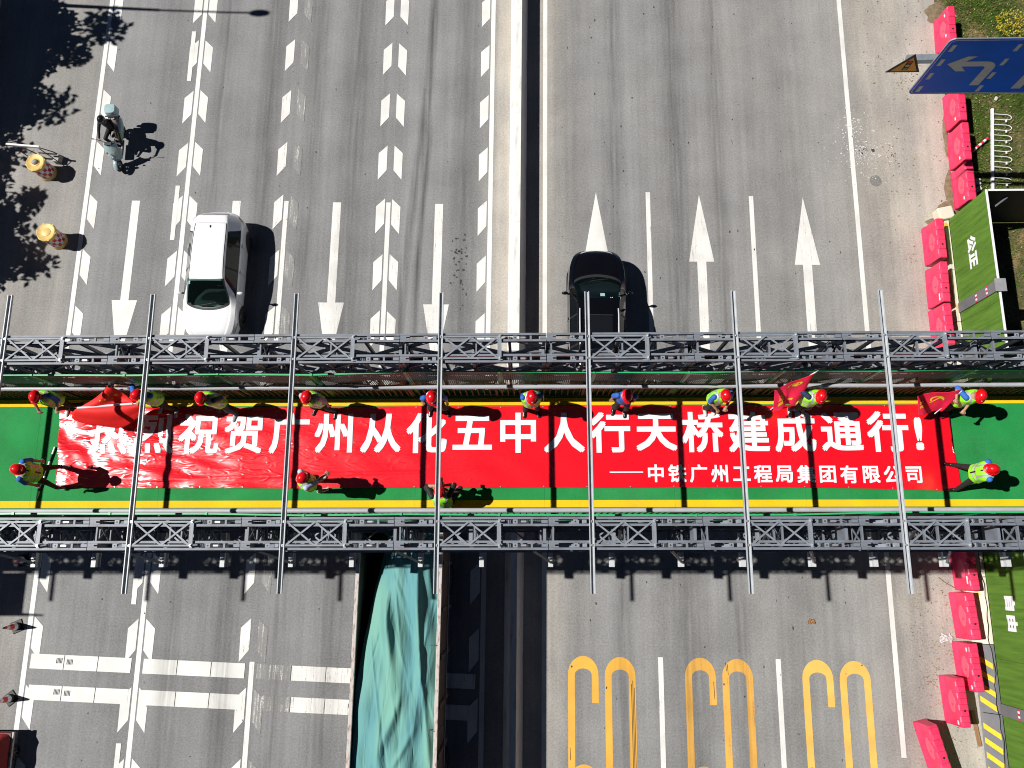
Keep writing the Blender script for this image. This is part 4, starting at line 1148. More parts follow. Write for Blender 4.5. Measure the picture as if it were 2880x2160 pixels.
def hand(mb, wrist, elbow, grip, side, mi, point=False):
    """palm and five fingers beyond the wrist; grip 0..1 closes the fingers"""
    w = Vector(wrist); d = (w - Vector(elbow)).normalized()
    dn = Vector((0, 0, -1)); dn = dn - d * dn.dot(d); dn = dn.normalized() if dn.length > .15 else d.orthogonal().normalized()
    sd = d.cross(dn).normalized() * (1 if side > 0 else -1)
    M = Matrix((sd, dn, d)).transposed()
    mb.ell(w + d * .045, .042, .018, .055, 10, 7, mi, M)
    for k, (o, L_) in enumerate(((-.031, .066), (-.011, .078), (.010, .074), (.030, .058))):
        p = w + d * .080 + sd * o; dirv = d.copy(); pts = [p - d * .02]; rs = [.0095]
        g = 0.05 if (point and k == 3) else grip
        for j, fr in enumerate((.45, .32, .23)):
            a = (.25 + 1.25 * g) if j else (.15 + 1.0 * g)
            dirv = (dirv * math.cos(a) + dirv.cross(sd).normalized() * (1 if dirv.cross(sd).dot(dn) > 0 else -1) * math.sin(a)).normalized()
            pts.append(p); p = p + dirv * L_ * fr * 1.15; rs.append((.0095, .0088, .0080)[j])
        pts.append(p); rs.append(.0062)
        mb.tube(pts, 1, 6, mi, rs)
    t0 = w + d * .028 - sd * .030 * -1; t0 = w + d * .030 + sd * .034
    t1 = t0 + (sd * .7 + d * .7).normalized() * .034; t2 = t1 + (d * .85 + dn * (.2 + .6 * grip) - sd * .3 * grip).normalized() * .030; 
    mb.tube([t0 - sd * .012, t0, t1, t2, t2 + (t2 - t1) * .5], 1, 6, mi, [.012, .0125, .0105, .009, .006])

def build_person(name, loc, rz, label, hands, feet, pelvis=(0, 0, .93), lean=(0, 0), head_turn=0.0, nod=0.0, look=None,
                 shirt=SH_B, trousers=TR_K, shoes=SHOE_W, vest=True, sleeve=.55, elbow_hint=((-.6, .6, -.3), (.6, .6, -.3)),
                 knee_hint=((-.15, -1, 0), (.15, -1, 0)), grip=(.35, .35), point=None, helmet=HELM, group=None, scale=1.02, full_helmet=False, foot_dir=((-.12, -1), (.12, -1))):
    """front of the body is -Y; hands / feet: (left, right) in local metres, left = -X side as seen from above with north up"""
    P = Vector(pelvis); up = Vector((lean[0], lean[1], 1)).normalized()
    fx = Vector((1, 0, 0)); fx = (fx - up * fx.dot(up)).normalized(); fy = up.cross(fx)
    T = Matrix((fx, fy, up)).transposed()
    at = lambda x, y, z: P + T @ Vector((x, y, z))
    chest = at(0, 0, .34); neck = at(0, -.005, .555); headc = at(0, -.03, .68)
    shl = [at(-.185, .0, .475), at(.185, .0, .475)]
    hip = [P + T @ Vector((-.09, 0, -.02)), P + T @ Vector((.09, 0, -.02))]
    prim = []                                          # (a, b, ra, rb, slot)
    fine = MB()
    elbows, knees = [], []
    for i in (0, 1):
        w = Vector(hands[i]); e = ik(shl[i], w, .285, .255, elbow_hint[i]); 
        dmax = (w - shl[i]); 
        if dmax.length > .535: w = shl[i] + dmax.normalized() * .535; e = ik(shl[i], w, .285, .255, elbow_hint[i])
        elbows.append((e, w))
        if sleeve >= .99:
            prim.append((shl[i], e, .062, .052, 1)); prim.append((e, w, .050, .040, 1))
        else:
            m_ = shl[i] + (e - shl[i]) * min(.97, sleeve * 1.7)
            prim.append((shl[i], m_, .064, .060, 1)); prim.append((m_, e, .047, .042, 0)); prim.append((e, w, .041, .029, 0))
        f = Vector(feet[i]); ank = f + Vector((0, .02, .085))
        kn = ik(hip[i], ank, .43, .42, knee_hint[i]); knees.append(kn)
        prim.append((hip[i], kn, .088, .062, 2)); prim.append((kn, ank, .060, .046, 2))
        fd = Vector((foot_dir[i][0], foot_dir[i][1], 0)).normalized()
        prim.append((f + Vector((0, 0, .045)) - fd * .055, f + Vector((0, 0, .038)) + fd * .15, .046, .040, 3))
        prim.append((f + Vector((0, 0, .06)) - fd * .03, f + Vector((0, 0, .075)), .045, .042, 3))
    # torso as stacked ellipses
    sec = [(-.10, .155, .115), (-.02, .172, .130), (.08, .172, .130), (.18, .172, .128), (.30, .185, .130), (.40, .188, .122), (.47, .155, .104), (.52, .088, .078)]
    body = MB()
    def stack(mb, secs, infl, n=20, cap=True):
        b = len(mb.v)
        for z, rx, ry in secs:
            for k in range(n):
                t = 2 * math.pi * k / n
                mb.v.append(tuple(at((rx + infl) * math.cos(t), (ry + infl) * math.sin(t), z)))
        for j in range(len(secs) - 1):
            for k in range(n): mb.f.append([b + j * n + k, b + j * n + (k + 1) % n, b + (j + 1) * n + (k + 1) % n, b + (j + 1) * n + k]); mb.m.append(0)
        if cap:
            mb.f.append([b + k for k in range(n - 1, -1, -1)]); mb.m.append(0)
            mb.f.append([b + (len(secs) - 1) * n + k for k in range(n)]); mb.m.append(0)
    stack(body, sec, 0)
    for a, b, ra, rb, s_ in prim: capsule(body, a, b, ra, rb)
    capsule(body, at(0, 0, .50), neck + (headc - neck) * .45, .056, .053)
    ht = Matrix.Rotation(head_turn, 3, 'Z') @ Matrix.Rotation(nod, 3, 'X')
    HT = T @ ht
    body.ell(headc, .078, .098, .118, 16, 12, 0, HT)
    body.ell(headc + HT @ Vector((0, -.045, -.065)), .052, .048, .052, 12, 8, 0, HT)        # jaw
    body.ell(headc + HT @ Vector((0, -.104, -.012)), .014, .020, .026, 8, 6, 0, HT)         # nose
    for sx_ in (-1, 1): body.ell(headc + HT @ Vector((sx_ * .080, .008, -.008)), .012, .022, .032, 8, 6, 0, HT)
    raw = bpy.data.objects.new('raw', body.mesh('raw', SKIN)); COL.objects.link(raw)
    md = raw.modifiers.new('r', 'REMESH'); md.mode = 'VOXEL'; md.voxel_size = .0125
    sm = raw.modifiers.new('s', 'SMOOTH'); sm.iterations = 3; sm.factor = .5
    me = bpy.data.meshes.new_from_object(raw.evaluated_get(bpy.context.evaluated_depsgraph_get()))
    bpy.data.objects.remove(raw)
    # clothes by the nearest bone
    segs = [(a, b - a, ra, s_) for a, b, ra, rb, s_ in prim]
    iu = T.transposed()
    mi = []
    for pl in me.polygons:
        c = pl.center; best = 1e9; sl = 1
        l = iu @ (c - P)
        if l.z > .50 and abs(l.x) < .13 or (c - headc).length < .15: sl = 0; best = -1
        if best > 0:
            for a, d, ra, s_ in segs:
                t = max(0, min(1, (c - a).dot(d) / d.dot(d))); q = (a + d * t - c).length - ra
                if q < best: best = q; sl = s_
            if -.14 < l.z < .53 and abs(l.x) < .21:
                rx = .16; q = math.hypot(l.x / 1.45, l.y) - .108
                if q < best + .004: sl = 1 if l.z > .03 else 2
        mi.append(sl)
    ext = MB()
    for i in (0, 1):
        hand(ext, elbows[i][1], elbows[i][0], grip[i], -1 if i == 0 else 1, 0, point == i)
    for sx_ in (-1, 1): ext.ell(headc + HT @ Vector((sx_ * .031, -.087, .006)), .011, .008, .008, 8, 6, 4, HT)
    ext.ell(headc + HT @ Vector((0, -.092, -.060)), .022, .008, .007, 8, 6, 5, HT)
    nv = len(me.vertices)
    vs_ = [tuple(v.co) for v in me.vertices] + ext.v
    fs = [list(p.vertices) for p in me.polygons] + [[i + nv for i in f] for f in ext.f]
    me2 = bpy.data.meshes.new('body'); me2.from_pydata(vs_, [], fs)
    for m_ in (SKIN, shirt, trousers, shoes, EYEM, LIP): me2.materials.append(m_)
    me2.polygons.foreach_set('material_index', mi + ext.m); me2.polygons.foreach_set('use_smooth', [True] * len(fs)); me2.update()
    bpy.data.meshes.remove(me)
    t = empty(name, loc, rz); t.scale = (scale,) * 3
    tag(t, label, 'person', group)
    link('body', me2, t)
    # hair under the helmet rim
    hb = MB()
    def hfn(u, v):
        a = 2 * math.pi * u; ph = v * 1.75 if math.sin(a) > -.35 else v * 1.15
        return headc + HT @ Vector((.083 * math.sin(ph) * math.cos(a), .103 * math.sin(ph) * math.sin(a) + .004, .124 * math.cos(ph)))
    hb.grid(hfn, 24, 8); hb.build('hair', HAIR, t, smooth=True)
    # helmet
    hm = MB(); hz = headc + HT @ Vector((0, .0, .028))
    if full_helmet:
        hm.grid(lambda u, v: hz + HT @ Vector((.128 * math.sin(v * 2.1) * math.cos(6.2832 * u), .152 * math.sin(v * 2.1) * math.sin(6.2832 * u), .135 * math.cos(v * 2.1))), 28, 14)
        hm.build('helmet', helmet, t, smooth=True)
        vz = MB().grid(lambda u, v: hz + HT @ Vector((.131 * math.sin(1.25 + .6 * v) * math.cos(-2.6 + 2.06 * u), .156 * math.sin(1.25 + .6 * v) * math.sin(-2.6 + 2.06 * u), .138 * math.cos(1.25 + .6 * v))), 14, 5)
        vz.build('visor', glass_mat('smoked visor', (.05, .10, .12)), t, smooth=True)
    elif helmet is not None:
        def dome(u, v):
            a = 2 * math.pi * u; ph = v * math.pi / 2
            rx, ry, rz_h = .110, .131, .128
            ridge = 1 + .035 * math.exp(-((math.cos(a)) / .16) ** 2) * math.sin(ph * 1.0 + .3) * (1 if v < .93 else .4)
            return hz + HT @ Vector((rx * math.sin(ph) * math.cos(a), ry * math.sin(ph) * math.sin(a), rz_h * math.cos(ph) * ridge))
        hm.grid(dome, 36, 12)
        def brim(u, v):
            a = 2 * math.pi * u; fr = max(0.0, -math.sin(a)) ** 2
            o = .012 + .034 * fr
            return hz + HT @ Vector(((.110 + o * v) * math.cos(a), (.131 + o * v) * math.sin(a), -.004 * v - .018 * v * fr))
        hm.grid(brim, 36, 2)
        hm.grid(lambda u, v: hz + HT @ Vector(((.110 + .012) * math.cos(6.2832 * u) * (1 - .14 * v), (.131 + .012 + .034 * max(0, -math.sin(6.2832 * u)) ** 2) * math.sin(6.2832 * u) * (1 - .14 * v), -.004 - .018 * max(0, -math.sin(6.2832 * u)) ** 2 - .018 * v)), 36, 1)
        hm.build('helmet', helmet, t, smooth=50)
        bd = MB(); p0 = hz + HT @ Vector((0, -.122, .055)); 
        bd.ell(p0, .020, .006, .016, 10, 6, 0, HT); bd.build('helmet_badge', WHITE_P, t)
    if vest:
        vm = MB()
        vsec = [(-.08, .208, .165), (.0, .206, .162), (.08, .203, .157), (.18, .202, .152), (.30, .210, .152), (.40, .212, .146), (.455, .196, .128), (.492, .152, .104), (.515, .102, .084)]
        def vfn(u, v):
            f = v * (len(vsec) - 1); i = min(int(f), len(vsec) - 2); q = f - i
            z, rx, ry = [vsec[i][k] * (1 - q) + vsec[i + 1][k] * q for k in range(3)]
            a = 2 * math.pi * u - math.pi / 2
            wob = 1 + .022 * math.sin(9 * a + 14 * z) + .02 * math.sin(5 * a - 9 * z)
            zz = z - (.055 * max(0, 1 - abs(math.cos(a)) * 2.2) * max(0, -math.sin(a)) if v > .9 else 0)
            return at(rx * wob * math.cos(a), ry * wob * math.sin(a), zz)
        def vmat(u, v):
            f = v * (len(vsec) - 1); i = min(int(f), len(vsec) - 2); q = f - i
            z = vsec[i][0] * (1 - q) + vsec[i + 1][0] * q; rx = vsec[i][1] * (1 - q) + vsec[i + 1][1] * q
            a = 2 * math.pi * u - math.pi / 2; x = rx * math.cos(a)
            if math.sin(a) < 0 and abs(x) < .009: return 2
            if .055 < z < .105 or .165 < z < .215: return 1
            if z > .215 and .088 < abs(x) < .135: return 1
            return 0
        vm.grid(vfn, 72, 48, 0, vmat)
        vo = vm.build('safety_vest', [VEST, VESTR, VESTZ], t, smooth=True)
        so = vo.modifiers.new('thickness', 'SOLIDIFY'); so.thickness = .006; so.offset = 1
    return t

GW = 'red-helmeted workers along the north edge of the deck'
Yd = DK + .021
B = build_person
# name, place, turn, label, hands (l, r), feet (l, r)
B('person', (-10.74, 3.72, Yd), .10, 'worker at far left of the upper row, vest over blue shirt, both hands held forward', ((-.30, -.22, .98), (.10, -.26, .98)), ((-.17, -.03, 0), (.17, .02, 0)), lean=(-.02, -.05), head_turn=-.25, nod=.15, shirt=SH_B, trousers=TR_K, shoes=SHOE_W, group=GW, grip=(.7, .7))
B('person', (-8.46, 3.74, Yd), -.12, 'worker in blue shirt and vest holding out the red flag with gold stars', ((-.56, .14, 1.42), (-.30, -.16, 1.02)), ((-.19, -.03, 0), (.17, -.08, 0)), lean=(-.05, -.05), head_turn=-.9, nod=.12, shirt=SH_B, trousers=TR_K, shoes=SHOE_W, group=GW, grip=(.9, .9))
B('person', (-7.0, 3.68, Yd), -.35, 'worker in vest and navy trousers, hands behind the back, above the character 祝', ((-.06, .16, .90), (.12, .17, .90)), ((-.20, -.02, 0), (.17, -.10, 0)), lean=(-.10, -.10), head_turn=.25, nod=.20, shirt=SH_N, trousers=TR_N, shoes=SHOE_G, group=GW, elbow_hint=((-.9, .5, -.2), (.9, .5, -.2)))
B('person', (-4.74, 3.68, Yd), -.18, 'worker in vest over pale pink shirt, arms hanging loosely, above the character 州', ((-.27, -.10, .78), (.29, -.06, .82)), ((-.23, -.05, 0), (.24, -.05, 0)), lean=(-.03, -.05), head_turn=-.3, nod=.2, shirt=SH_P, trousers=TR_K, shoes=SHOE_K, group=GW)
B('person', (-2.05, 3.66, Yd), .05, 'worker in blue shirt without vest, partly hidden under a cross channel', ((-.28, .02, .82), (.27, -.03, .82)), ((-.20, -.02, 0), (.20, -.04, 0)), lean=(0, -.04), head_turn=.1, nod=.25, shirt=SH_B, trousers=TR_K, shoes=SHOE_K, vest=False, sleeve=.9, group=GW)
B('person', (.12, 3.66, Yd), .10, 'worker in vest over blue sleeves, hands behind the back, above the character 中', ((-.07, .16, .92), (.07, .17, .92)), ((-.16, -.04, 0), (.15, -.07, 0)), lean=(0, -.04), nod=.15, shirt=SH_B, trousers=TR_K, shoes=SHOE_K, elbow_hint=((-1, .35, -.1), (1, .35, -.1)), group=GW, sleeve=.99)
B('person', (2.20, 3.67, Yd), -.06, 'worker in loose blue shirt without vest, above the character 天', ((-.25, .02, .83), (.24, .04, .86)), ((-.14, -.03, 0), (.11, -.07, 0)), lean=(0, -.03), head_turn=.2, nod=.1, shirt=SH_B, trousers=TR_K, shoes=SHOE_K, vest=False, sleeve=.75, group=GW)
B('person', (4.28, 3.70, Yd), .22, 'worker in vest and pale shoes looking down at the hands held in front', ((-.09, -.26, 1.0), (.12, -.26, 1.0)), ((-.10, -.06, 0), (.06, -.07, 0)), lean=(.02, -.08), head_turn=.2, nod=.35, shirt=SH_B, trousers=TR_K, shoes=SHOE_W, group=GW, grip=(.7, .7))
B('person', (6.34, 3.66, Yd), .12, 'worker in vest behind the upright crimson company flag', ((-.36, .12, 1.18), (.20, -.12, .98)), ((-.17, -.06, 0), (.12, -.07, 0)), lean=(.02, -.05), head_turn=-.3, nod=.2, shirt=SH_N, trousers=TR_K, shoes=SHOE_W, group=GW, grip=(.95, .5))
B('person', (9.72, 3.64, Yd), .25, 'worker at far right of the upper row holding the red hammer and sickle flag', ((-.34, .02, 1.35), (-.12, -.24, 1.10)), ((-.12, -.03, 0), (.16, -.05, 0)), lean=(.04, -.04), head_turn=-.4, nod=.2, shirt=SH_B, trousers=TR_K, shoes=SHOE_K, group=GW, grip=(.95, .95))
B('person', (-11.0, 2.06, Yd), 1.50, 'worker astride the left end of the banner facing right, dark arms hanging', ((-.27, -.04, .80), (.27, -.10, .82)), ((-.24, -.10, 0), (.24, -.12, 0)), lean=(0, -.05), head_turn=-.1, nod=.15, shirt=SH_B, trousers=TR_K, shoes=SHOE_G, foot_dir=((-.1, -1), (.1, -1)))
B('person', (-4.82, 1.83, Yd), 1.95, 'worker in vest at the lower banner edge pointing right with a bare forearm', ((.02, -.50, 1.08), (.24, .04, .84)), ((-.12, -.02, 0), (.12, -.06, 0)), lean=(0, -.03), head_turn=.35, nod=.25, shirt=SH_L, trousers=MAT('brown trousers', (.045, .028, .022), .85), shoes=SHOE_W, point=0, grip=(.8, .35))
B('person', (-1.88, 1.50, DK + .005), 3.20, 'photographer crouching at the lower deck edge, black camera raised to the face', ((-.085, -.24, 1.005), (.085, -.24, 1.005)), ((-.18, .02, 0), (.20, -.20, 0)), pelvis=(0, .06, .50), lean=(0, -.18), nod=.05, shirt=SH_K, trousers=MAT('dark plum trousers', (.022, .014, .020), .85), shoes=SHOE_G, grip=(.6, .6), knee_hint=((-.9, -1, .3), (.9, -1, .3)), elbow_hint=((-1, -.2, -.6), (1, -.2, -.6)))
B('person', (9.88, 2.00, Yd), -1.62, 'worker astride the right end of the banner facing left, hands behind the back', ((-.07, .17, .92), (.07, .17, .92)), ((-.28, -.10, 0), (.28, -.08, 0)), lean=(0, -.05), head_turn=-.1, nod=.2, shirt=SH_B, trousers=TR_K, shoes=SHOE_K, elbow_hint=((-1, .4, 0), (1, .4, 0)), sleeve=.8)

# camera in the photographer's hands
cmr = empty('camera_body', (-1.862, 1.78, DK + 1.12), 3.20); tag(cmr, 'black photo camera held up by the crouching photographer', 'camera')
MB().box(-.068, .068, -.03, .03, -.045, .045).box(-.03, .03, -.028, .03, .045, .07).build('body_shell', BLACK, cmr, bevel=.006)
MB().cyl((0, -.03, 0), (0, -.13, 0), .038, .042, 18).build('lens_barrel', BLACK, cmr, smooth=40)
MB().cyl((0, -.131, 0), (0, -.132, 0), .034, .034, 18).build('lens_glass', glass_mat('camera lens'), cmr)

# rods lying across the deck by the left worker
rd = empty('banner_pole', (-11.265, 2.17, DK + .035), math.atan2(1.14, .27)); tag(rd, 'black and white pole lying across the deck at the left banner end', 'pole')
for k in range(7):
    MB().cyl((-.62 + .177 * k, 0, 0), (-.62 + .177 * (k + 1) - .001, 0, 0), .022, .022, 10).build('pole_section', (BLACK if k % 2 else WHITE_P), rd, smooth=40)

# ---------------------------------------------------------------- flags
FRED = MAT('red flag cloth', (.82, .012, .010), .7, 0, .12, 4, bump=.3, bscale=10)
FCRM = MAT('crimson flag cloth', (.78, .010, .060), .65, 0, .14, 4, bump=.3, bscale=10)
GOLD = MAT('gold print', (.85, .58, .03), .6)
POLE = MAT('pale flag pole', (.72, .72, .76), .35)
def cloth(name, fn, mat, par, nu=40, nv=30):
    o = MB().grid(fn, nu, nv).build(name, mat, par, smooth=True)
    so = o.modifiers.new('thickness', 'SOLIDIFY'); so.thickness = .003; so.offset = 0
    return o
def on_cloth(name, vs_, fs, fn, mat, par, lift=.006, down=False):
    """print lying on the cloth: vs_ are (u, v) pairs"""
    mb = MB(); out = []
    for u, v in vs_:
        u = max(0.0, min(1.0, u)); v = max(0.0, min(1.0, v)); e = .01
        p = Vector(fn(u, v)); du = Vector(fn(min(1, u + e), v)) - Vector(fn(max(0, u - e), v)); dv = Vector(fn(u, min(1, v + e))) - Vector(fn(u, max(0, v - e)))
        n = du.cross(dv).normalized()
        if n.z < 0: n = -n
        out.append(p + n * lift)
    return mb.add(out, fs).build(name, mat, par)
def star(cu, cv, r, asp, rot=0.0):
    vs_ = [(cu, cv)]
    for k in range(10):
        a = rot + math.pi / 2 + k * math.pi / 5; q = r if k % 2 == 0 else r * .40
        vs_.append((cu + q * math.cos(a), cv + q * math.sin(a) * asp))
    return vs_, [(0, 1 + k, 1 + (k + 1) % 10) for k in range(10)]
def bil(p00, p10, p11, p01, wave):
    p00, p10, p11, p01 = map(Vector, (p00, p10, p11, p01))
    return lambda u, v: (p00 * (1 - u) * (1 - v) + p10 * u * (1 - v) + p11 * u * v + p01 * (1 - u) * v) + wave(u, v)

# plain red national flag held out on a level pole, one corner lifted
f1 = empty('national_flag', (0, 0, 0)); tag(f1, 'red flag with gold stars draped over a level pole near the left worker', 'flag')
pa, pb = Vector((-8.72, 3.62, 8.02)), Vector((-10.10, 3.50, 8.10))
MB().cyl(pa, pb, .016, .016, 10).build('pole', POLE, f1, smooth=40)
MB().cyl(pa + (pb - pa) * .12 + Vector((0, 0, .006)), pb, .026, .026, 10).build('sleeve', MAT('white sleeve hem', (.75, .75, .78), .7), f1, smooth=40)
def fa(u, v):
    p = pa + (pb - pa) * (.10 + .88 * u) + Vector((0, .01, .0)); top = Vector((-9.22, 3.90, 8.50)) + (u - .4) * Vector((-.12, 0, 0))
    q = p.lerp(top, v ** .85); sag = math.sin(math.pi * v) * (.10 + .08 * math.sin(7 * u))
    return q + Vector((.02 * math.sin(9 * u) * v, .03 * math.sin(6 * u + 3 * v), -sag))
def fb(u, v):
    p = pa + (pb - pa) * (.02 + .99 * u); w = math.sin(math.pi * (.08 + .86 * u)) ** .6
    return p + Vector((-.20 * v * u + .05 * v * (1 - u), -.44 * v * w + .03 * math.sin(9 * u + 2 * v) * v, .05 * math.sin(math.pi * min(1, v * 1.4)) * w - .36 * v * v * w - .012 + .03 * v * math.sin(10 * u + 1)))
cloth('cloth', fa, FRED, f1); cloth('cloth', fb, FRED, f1)
v_, f_ = star(.30, .62, .085, 1.1, .5); on_cloth('star', v_, f_, fa, GOLD, f1)
for cu, cv, ro in ((.42, .42, .2), (.58, .34, .8), (.70, .30, .4), (.52, .60, 1.1)):
    v_, f_ = star(cu, cv, .045, 1.1, ro); on_cloth('star', v_, f_, fa, GOLD, f1)
# lower corner thrown over: crimson company flag
f2 = empty('company_flag', (0, 0, 0)); tag(f2, 'crimson company flag with gold emblem on a slanted pole before the dark worker', 'flag')
MB().cyl((5.73, 3.59, DK + .03), (6.13, 4.03, 9.22), .013, .011, 10).build('pole', POLE, f2, smooth=40)
MB().cyl((6.06, 3.96, 8.86), (6.135, 4.035, 9.235), .026, .020, 10).build('finial_sleeve', MAT('white pole tip', (.8, .8, .82), .4), f2, smooth=40)
fc = bil((6.09, 3.99, 9.12), (5.97, 3.55, 8.02), (5.66, 3.48, 7.62), (5.46, 3.80, 8.28), lambda u, v: Vector((.03 * math.sin(8 * v + 3 * u), -.05 * math.sin(7 * v + 2 * u) * u, .09 * math.sin(math.pi * v) * (.6 + .4 * math.sin(9 * u + 4 * v)) + .03 * math.sin(12 * v))))
cloth('cloth', fc, FCRM, f2, 48, 40)
rg_v = []; rg_f = []
for k in range(20):
    a = 2 * math.pi * k / 20 * .86 + .9
    rg_v += [(.17 + .075 * math.cos(a), .42 + .17 * math.sin(a)), (.17 + .054 * math.cos(a), .42 + .125 * math.sin(a))]
    if k: rg_f.append((2 * k - 2, 2 * k, 2 * k + 1, 2 * k - 1))
on_cloth('emblem', rg_v, rg_f, fc, GOLD, f2)
on_cloth('emblem', [(.125, .33), (.215, .33), (.215, .40), (.19, .47), (.15, .47), (.125, .40)], [(0, 1, 2, 5), (5, 2, 3, 4)], fc, GOLD, f2)
def text_on(chars, cu, cv, su, sv, fn, mat, par, vertical=True, step=.14, rot=0.0):
    for k, ch in enumerate(chars):
        vs_, fs = text_mesh(ch, 1.0, .03)
        ou = cu + (0 if vertical else k * step); ov = cv + (k * step if vertical else 0)
        c, s_ = math.cos(rot), math.sin(rot)
        on_cloth('character', [(ou + (v.x * c - v.y * s_) * su, ov + (v.x * s_ + v.y * c) * sv) for v in vs_], fs, fn, mat, par)
text_on('工程局', .42, .80, .13, .15, fc, GOLD, f2, False, .15, 1.6)
text_on('集团', .78, .28, .09, .13, fc, GOLD, f2, True, .15, 1.6)
# party flag
f3 = empty('party_flag', (0, 0, 0)); tag(f3, 'red flag with gold hammer and sickle held low by the far right worker', 'flag')
MB().cyl((9.45, 3.72, 8.52), (9.30, 3.40, 7.55), .013, .013, 10).build('pole', POLE, f3, smooth=40)
fd_ = bil((9.42, 3.76, 8.58), (9.38, 3.42, 7.72), (8.98, 3.40, 7.42), (8.70, 3.70, 8.02), lambda u, v: Vector((.02 * math.sin(7 * v), -.03 * math.sin(6 * v + 3 * u), .07 * math.sin(math.pi * v) * (.6 + .4 * math.sin(8 * u + 5 * v)) + .02 * math.sin(14 * v + 3 * u))))
cloth('cloth', fd_, FCRM, f3, 44, 36)
sk_v = []; sk_f = []
for k in range(18):
    a = 1.1 + 3.9 * k / 17
    wdt = .03 + .035 * math.sin(math.pi * k / 17)
    sk_v += [(.36 + .17 * math.cos(a), .46 + .17 * math.sin(a)), (.36 + (.17 - wdt) * math.cos(a), .46 + (.17 - wdt) * math.sin(a))]
    if k: sk_f.append((2 * k - 2, 2 * k, 2 * k + 1, 2 * k - 1))
on_cloth('emblem', sk_v, sk_f, fd_, GOLD, f3, .007)
on_cloth('emblem', [(.22, .42), (.25, .38), (.52, .60), (.49, .64)], [(0, 1, 2, 3)], fd_, GOLD, f3, .009)
on_cloth('emblem', [(.20, .50), (.18, .42), (.28, .32), (.34, .36)], [(0, 1, 2, 3)], fd_, GOLD, f3, .010)
text_on('党员', .36, .88, .12, .14, fd_, GOLD, f3, False, .20, 1.6)

# ================================================================== VEHICLES
def catmull(ts, vals, t):
    n = len(ts)
    if t <= ts[0]: return vals[0]
    if t >= ts[-1]: return vals[-1]
    i = max(k for k in range(n - 1) if ts[k] <= t)
    h = ts[i + 1] - ts[i]; q = (t - ts[i]) / h
    def slope(k):
        if k == 0: return (vals[1] - vals[0]) / (ts[1] - ts[0])
        if k == n - 1: return (vals[-1] - vals[-2]) / (ts[-1] - ts[-2])
        a = (vals[k] - vals[k - 1]) / (ts[k] - ts[k - 1]); b = (vals[k + 1] - vals[k]) / (ts[k + 1] - ts[k])
        return 0.0 if a * b <= 0 else 2 * a * b / (a + b)
    m0, m1 = slope(i) * h, slope(i + 1) * h
    q2, q3 = q * q, q * q * q
    return (2 * q3 - 3 * q2 + 1) * vals[i] + (q3 - 2 * q2 + q) * m0 + (-2 * q3 + 3 * q2) * vals[i + 1] + (q3 - q2) * m1

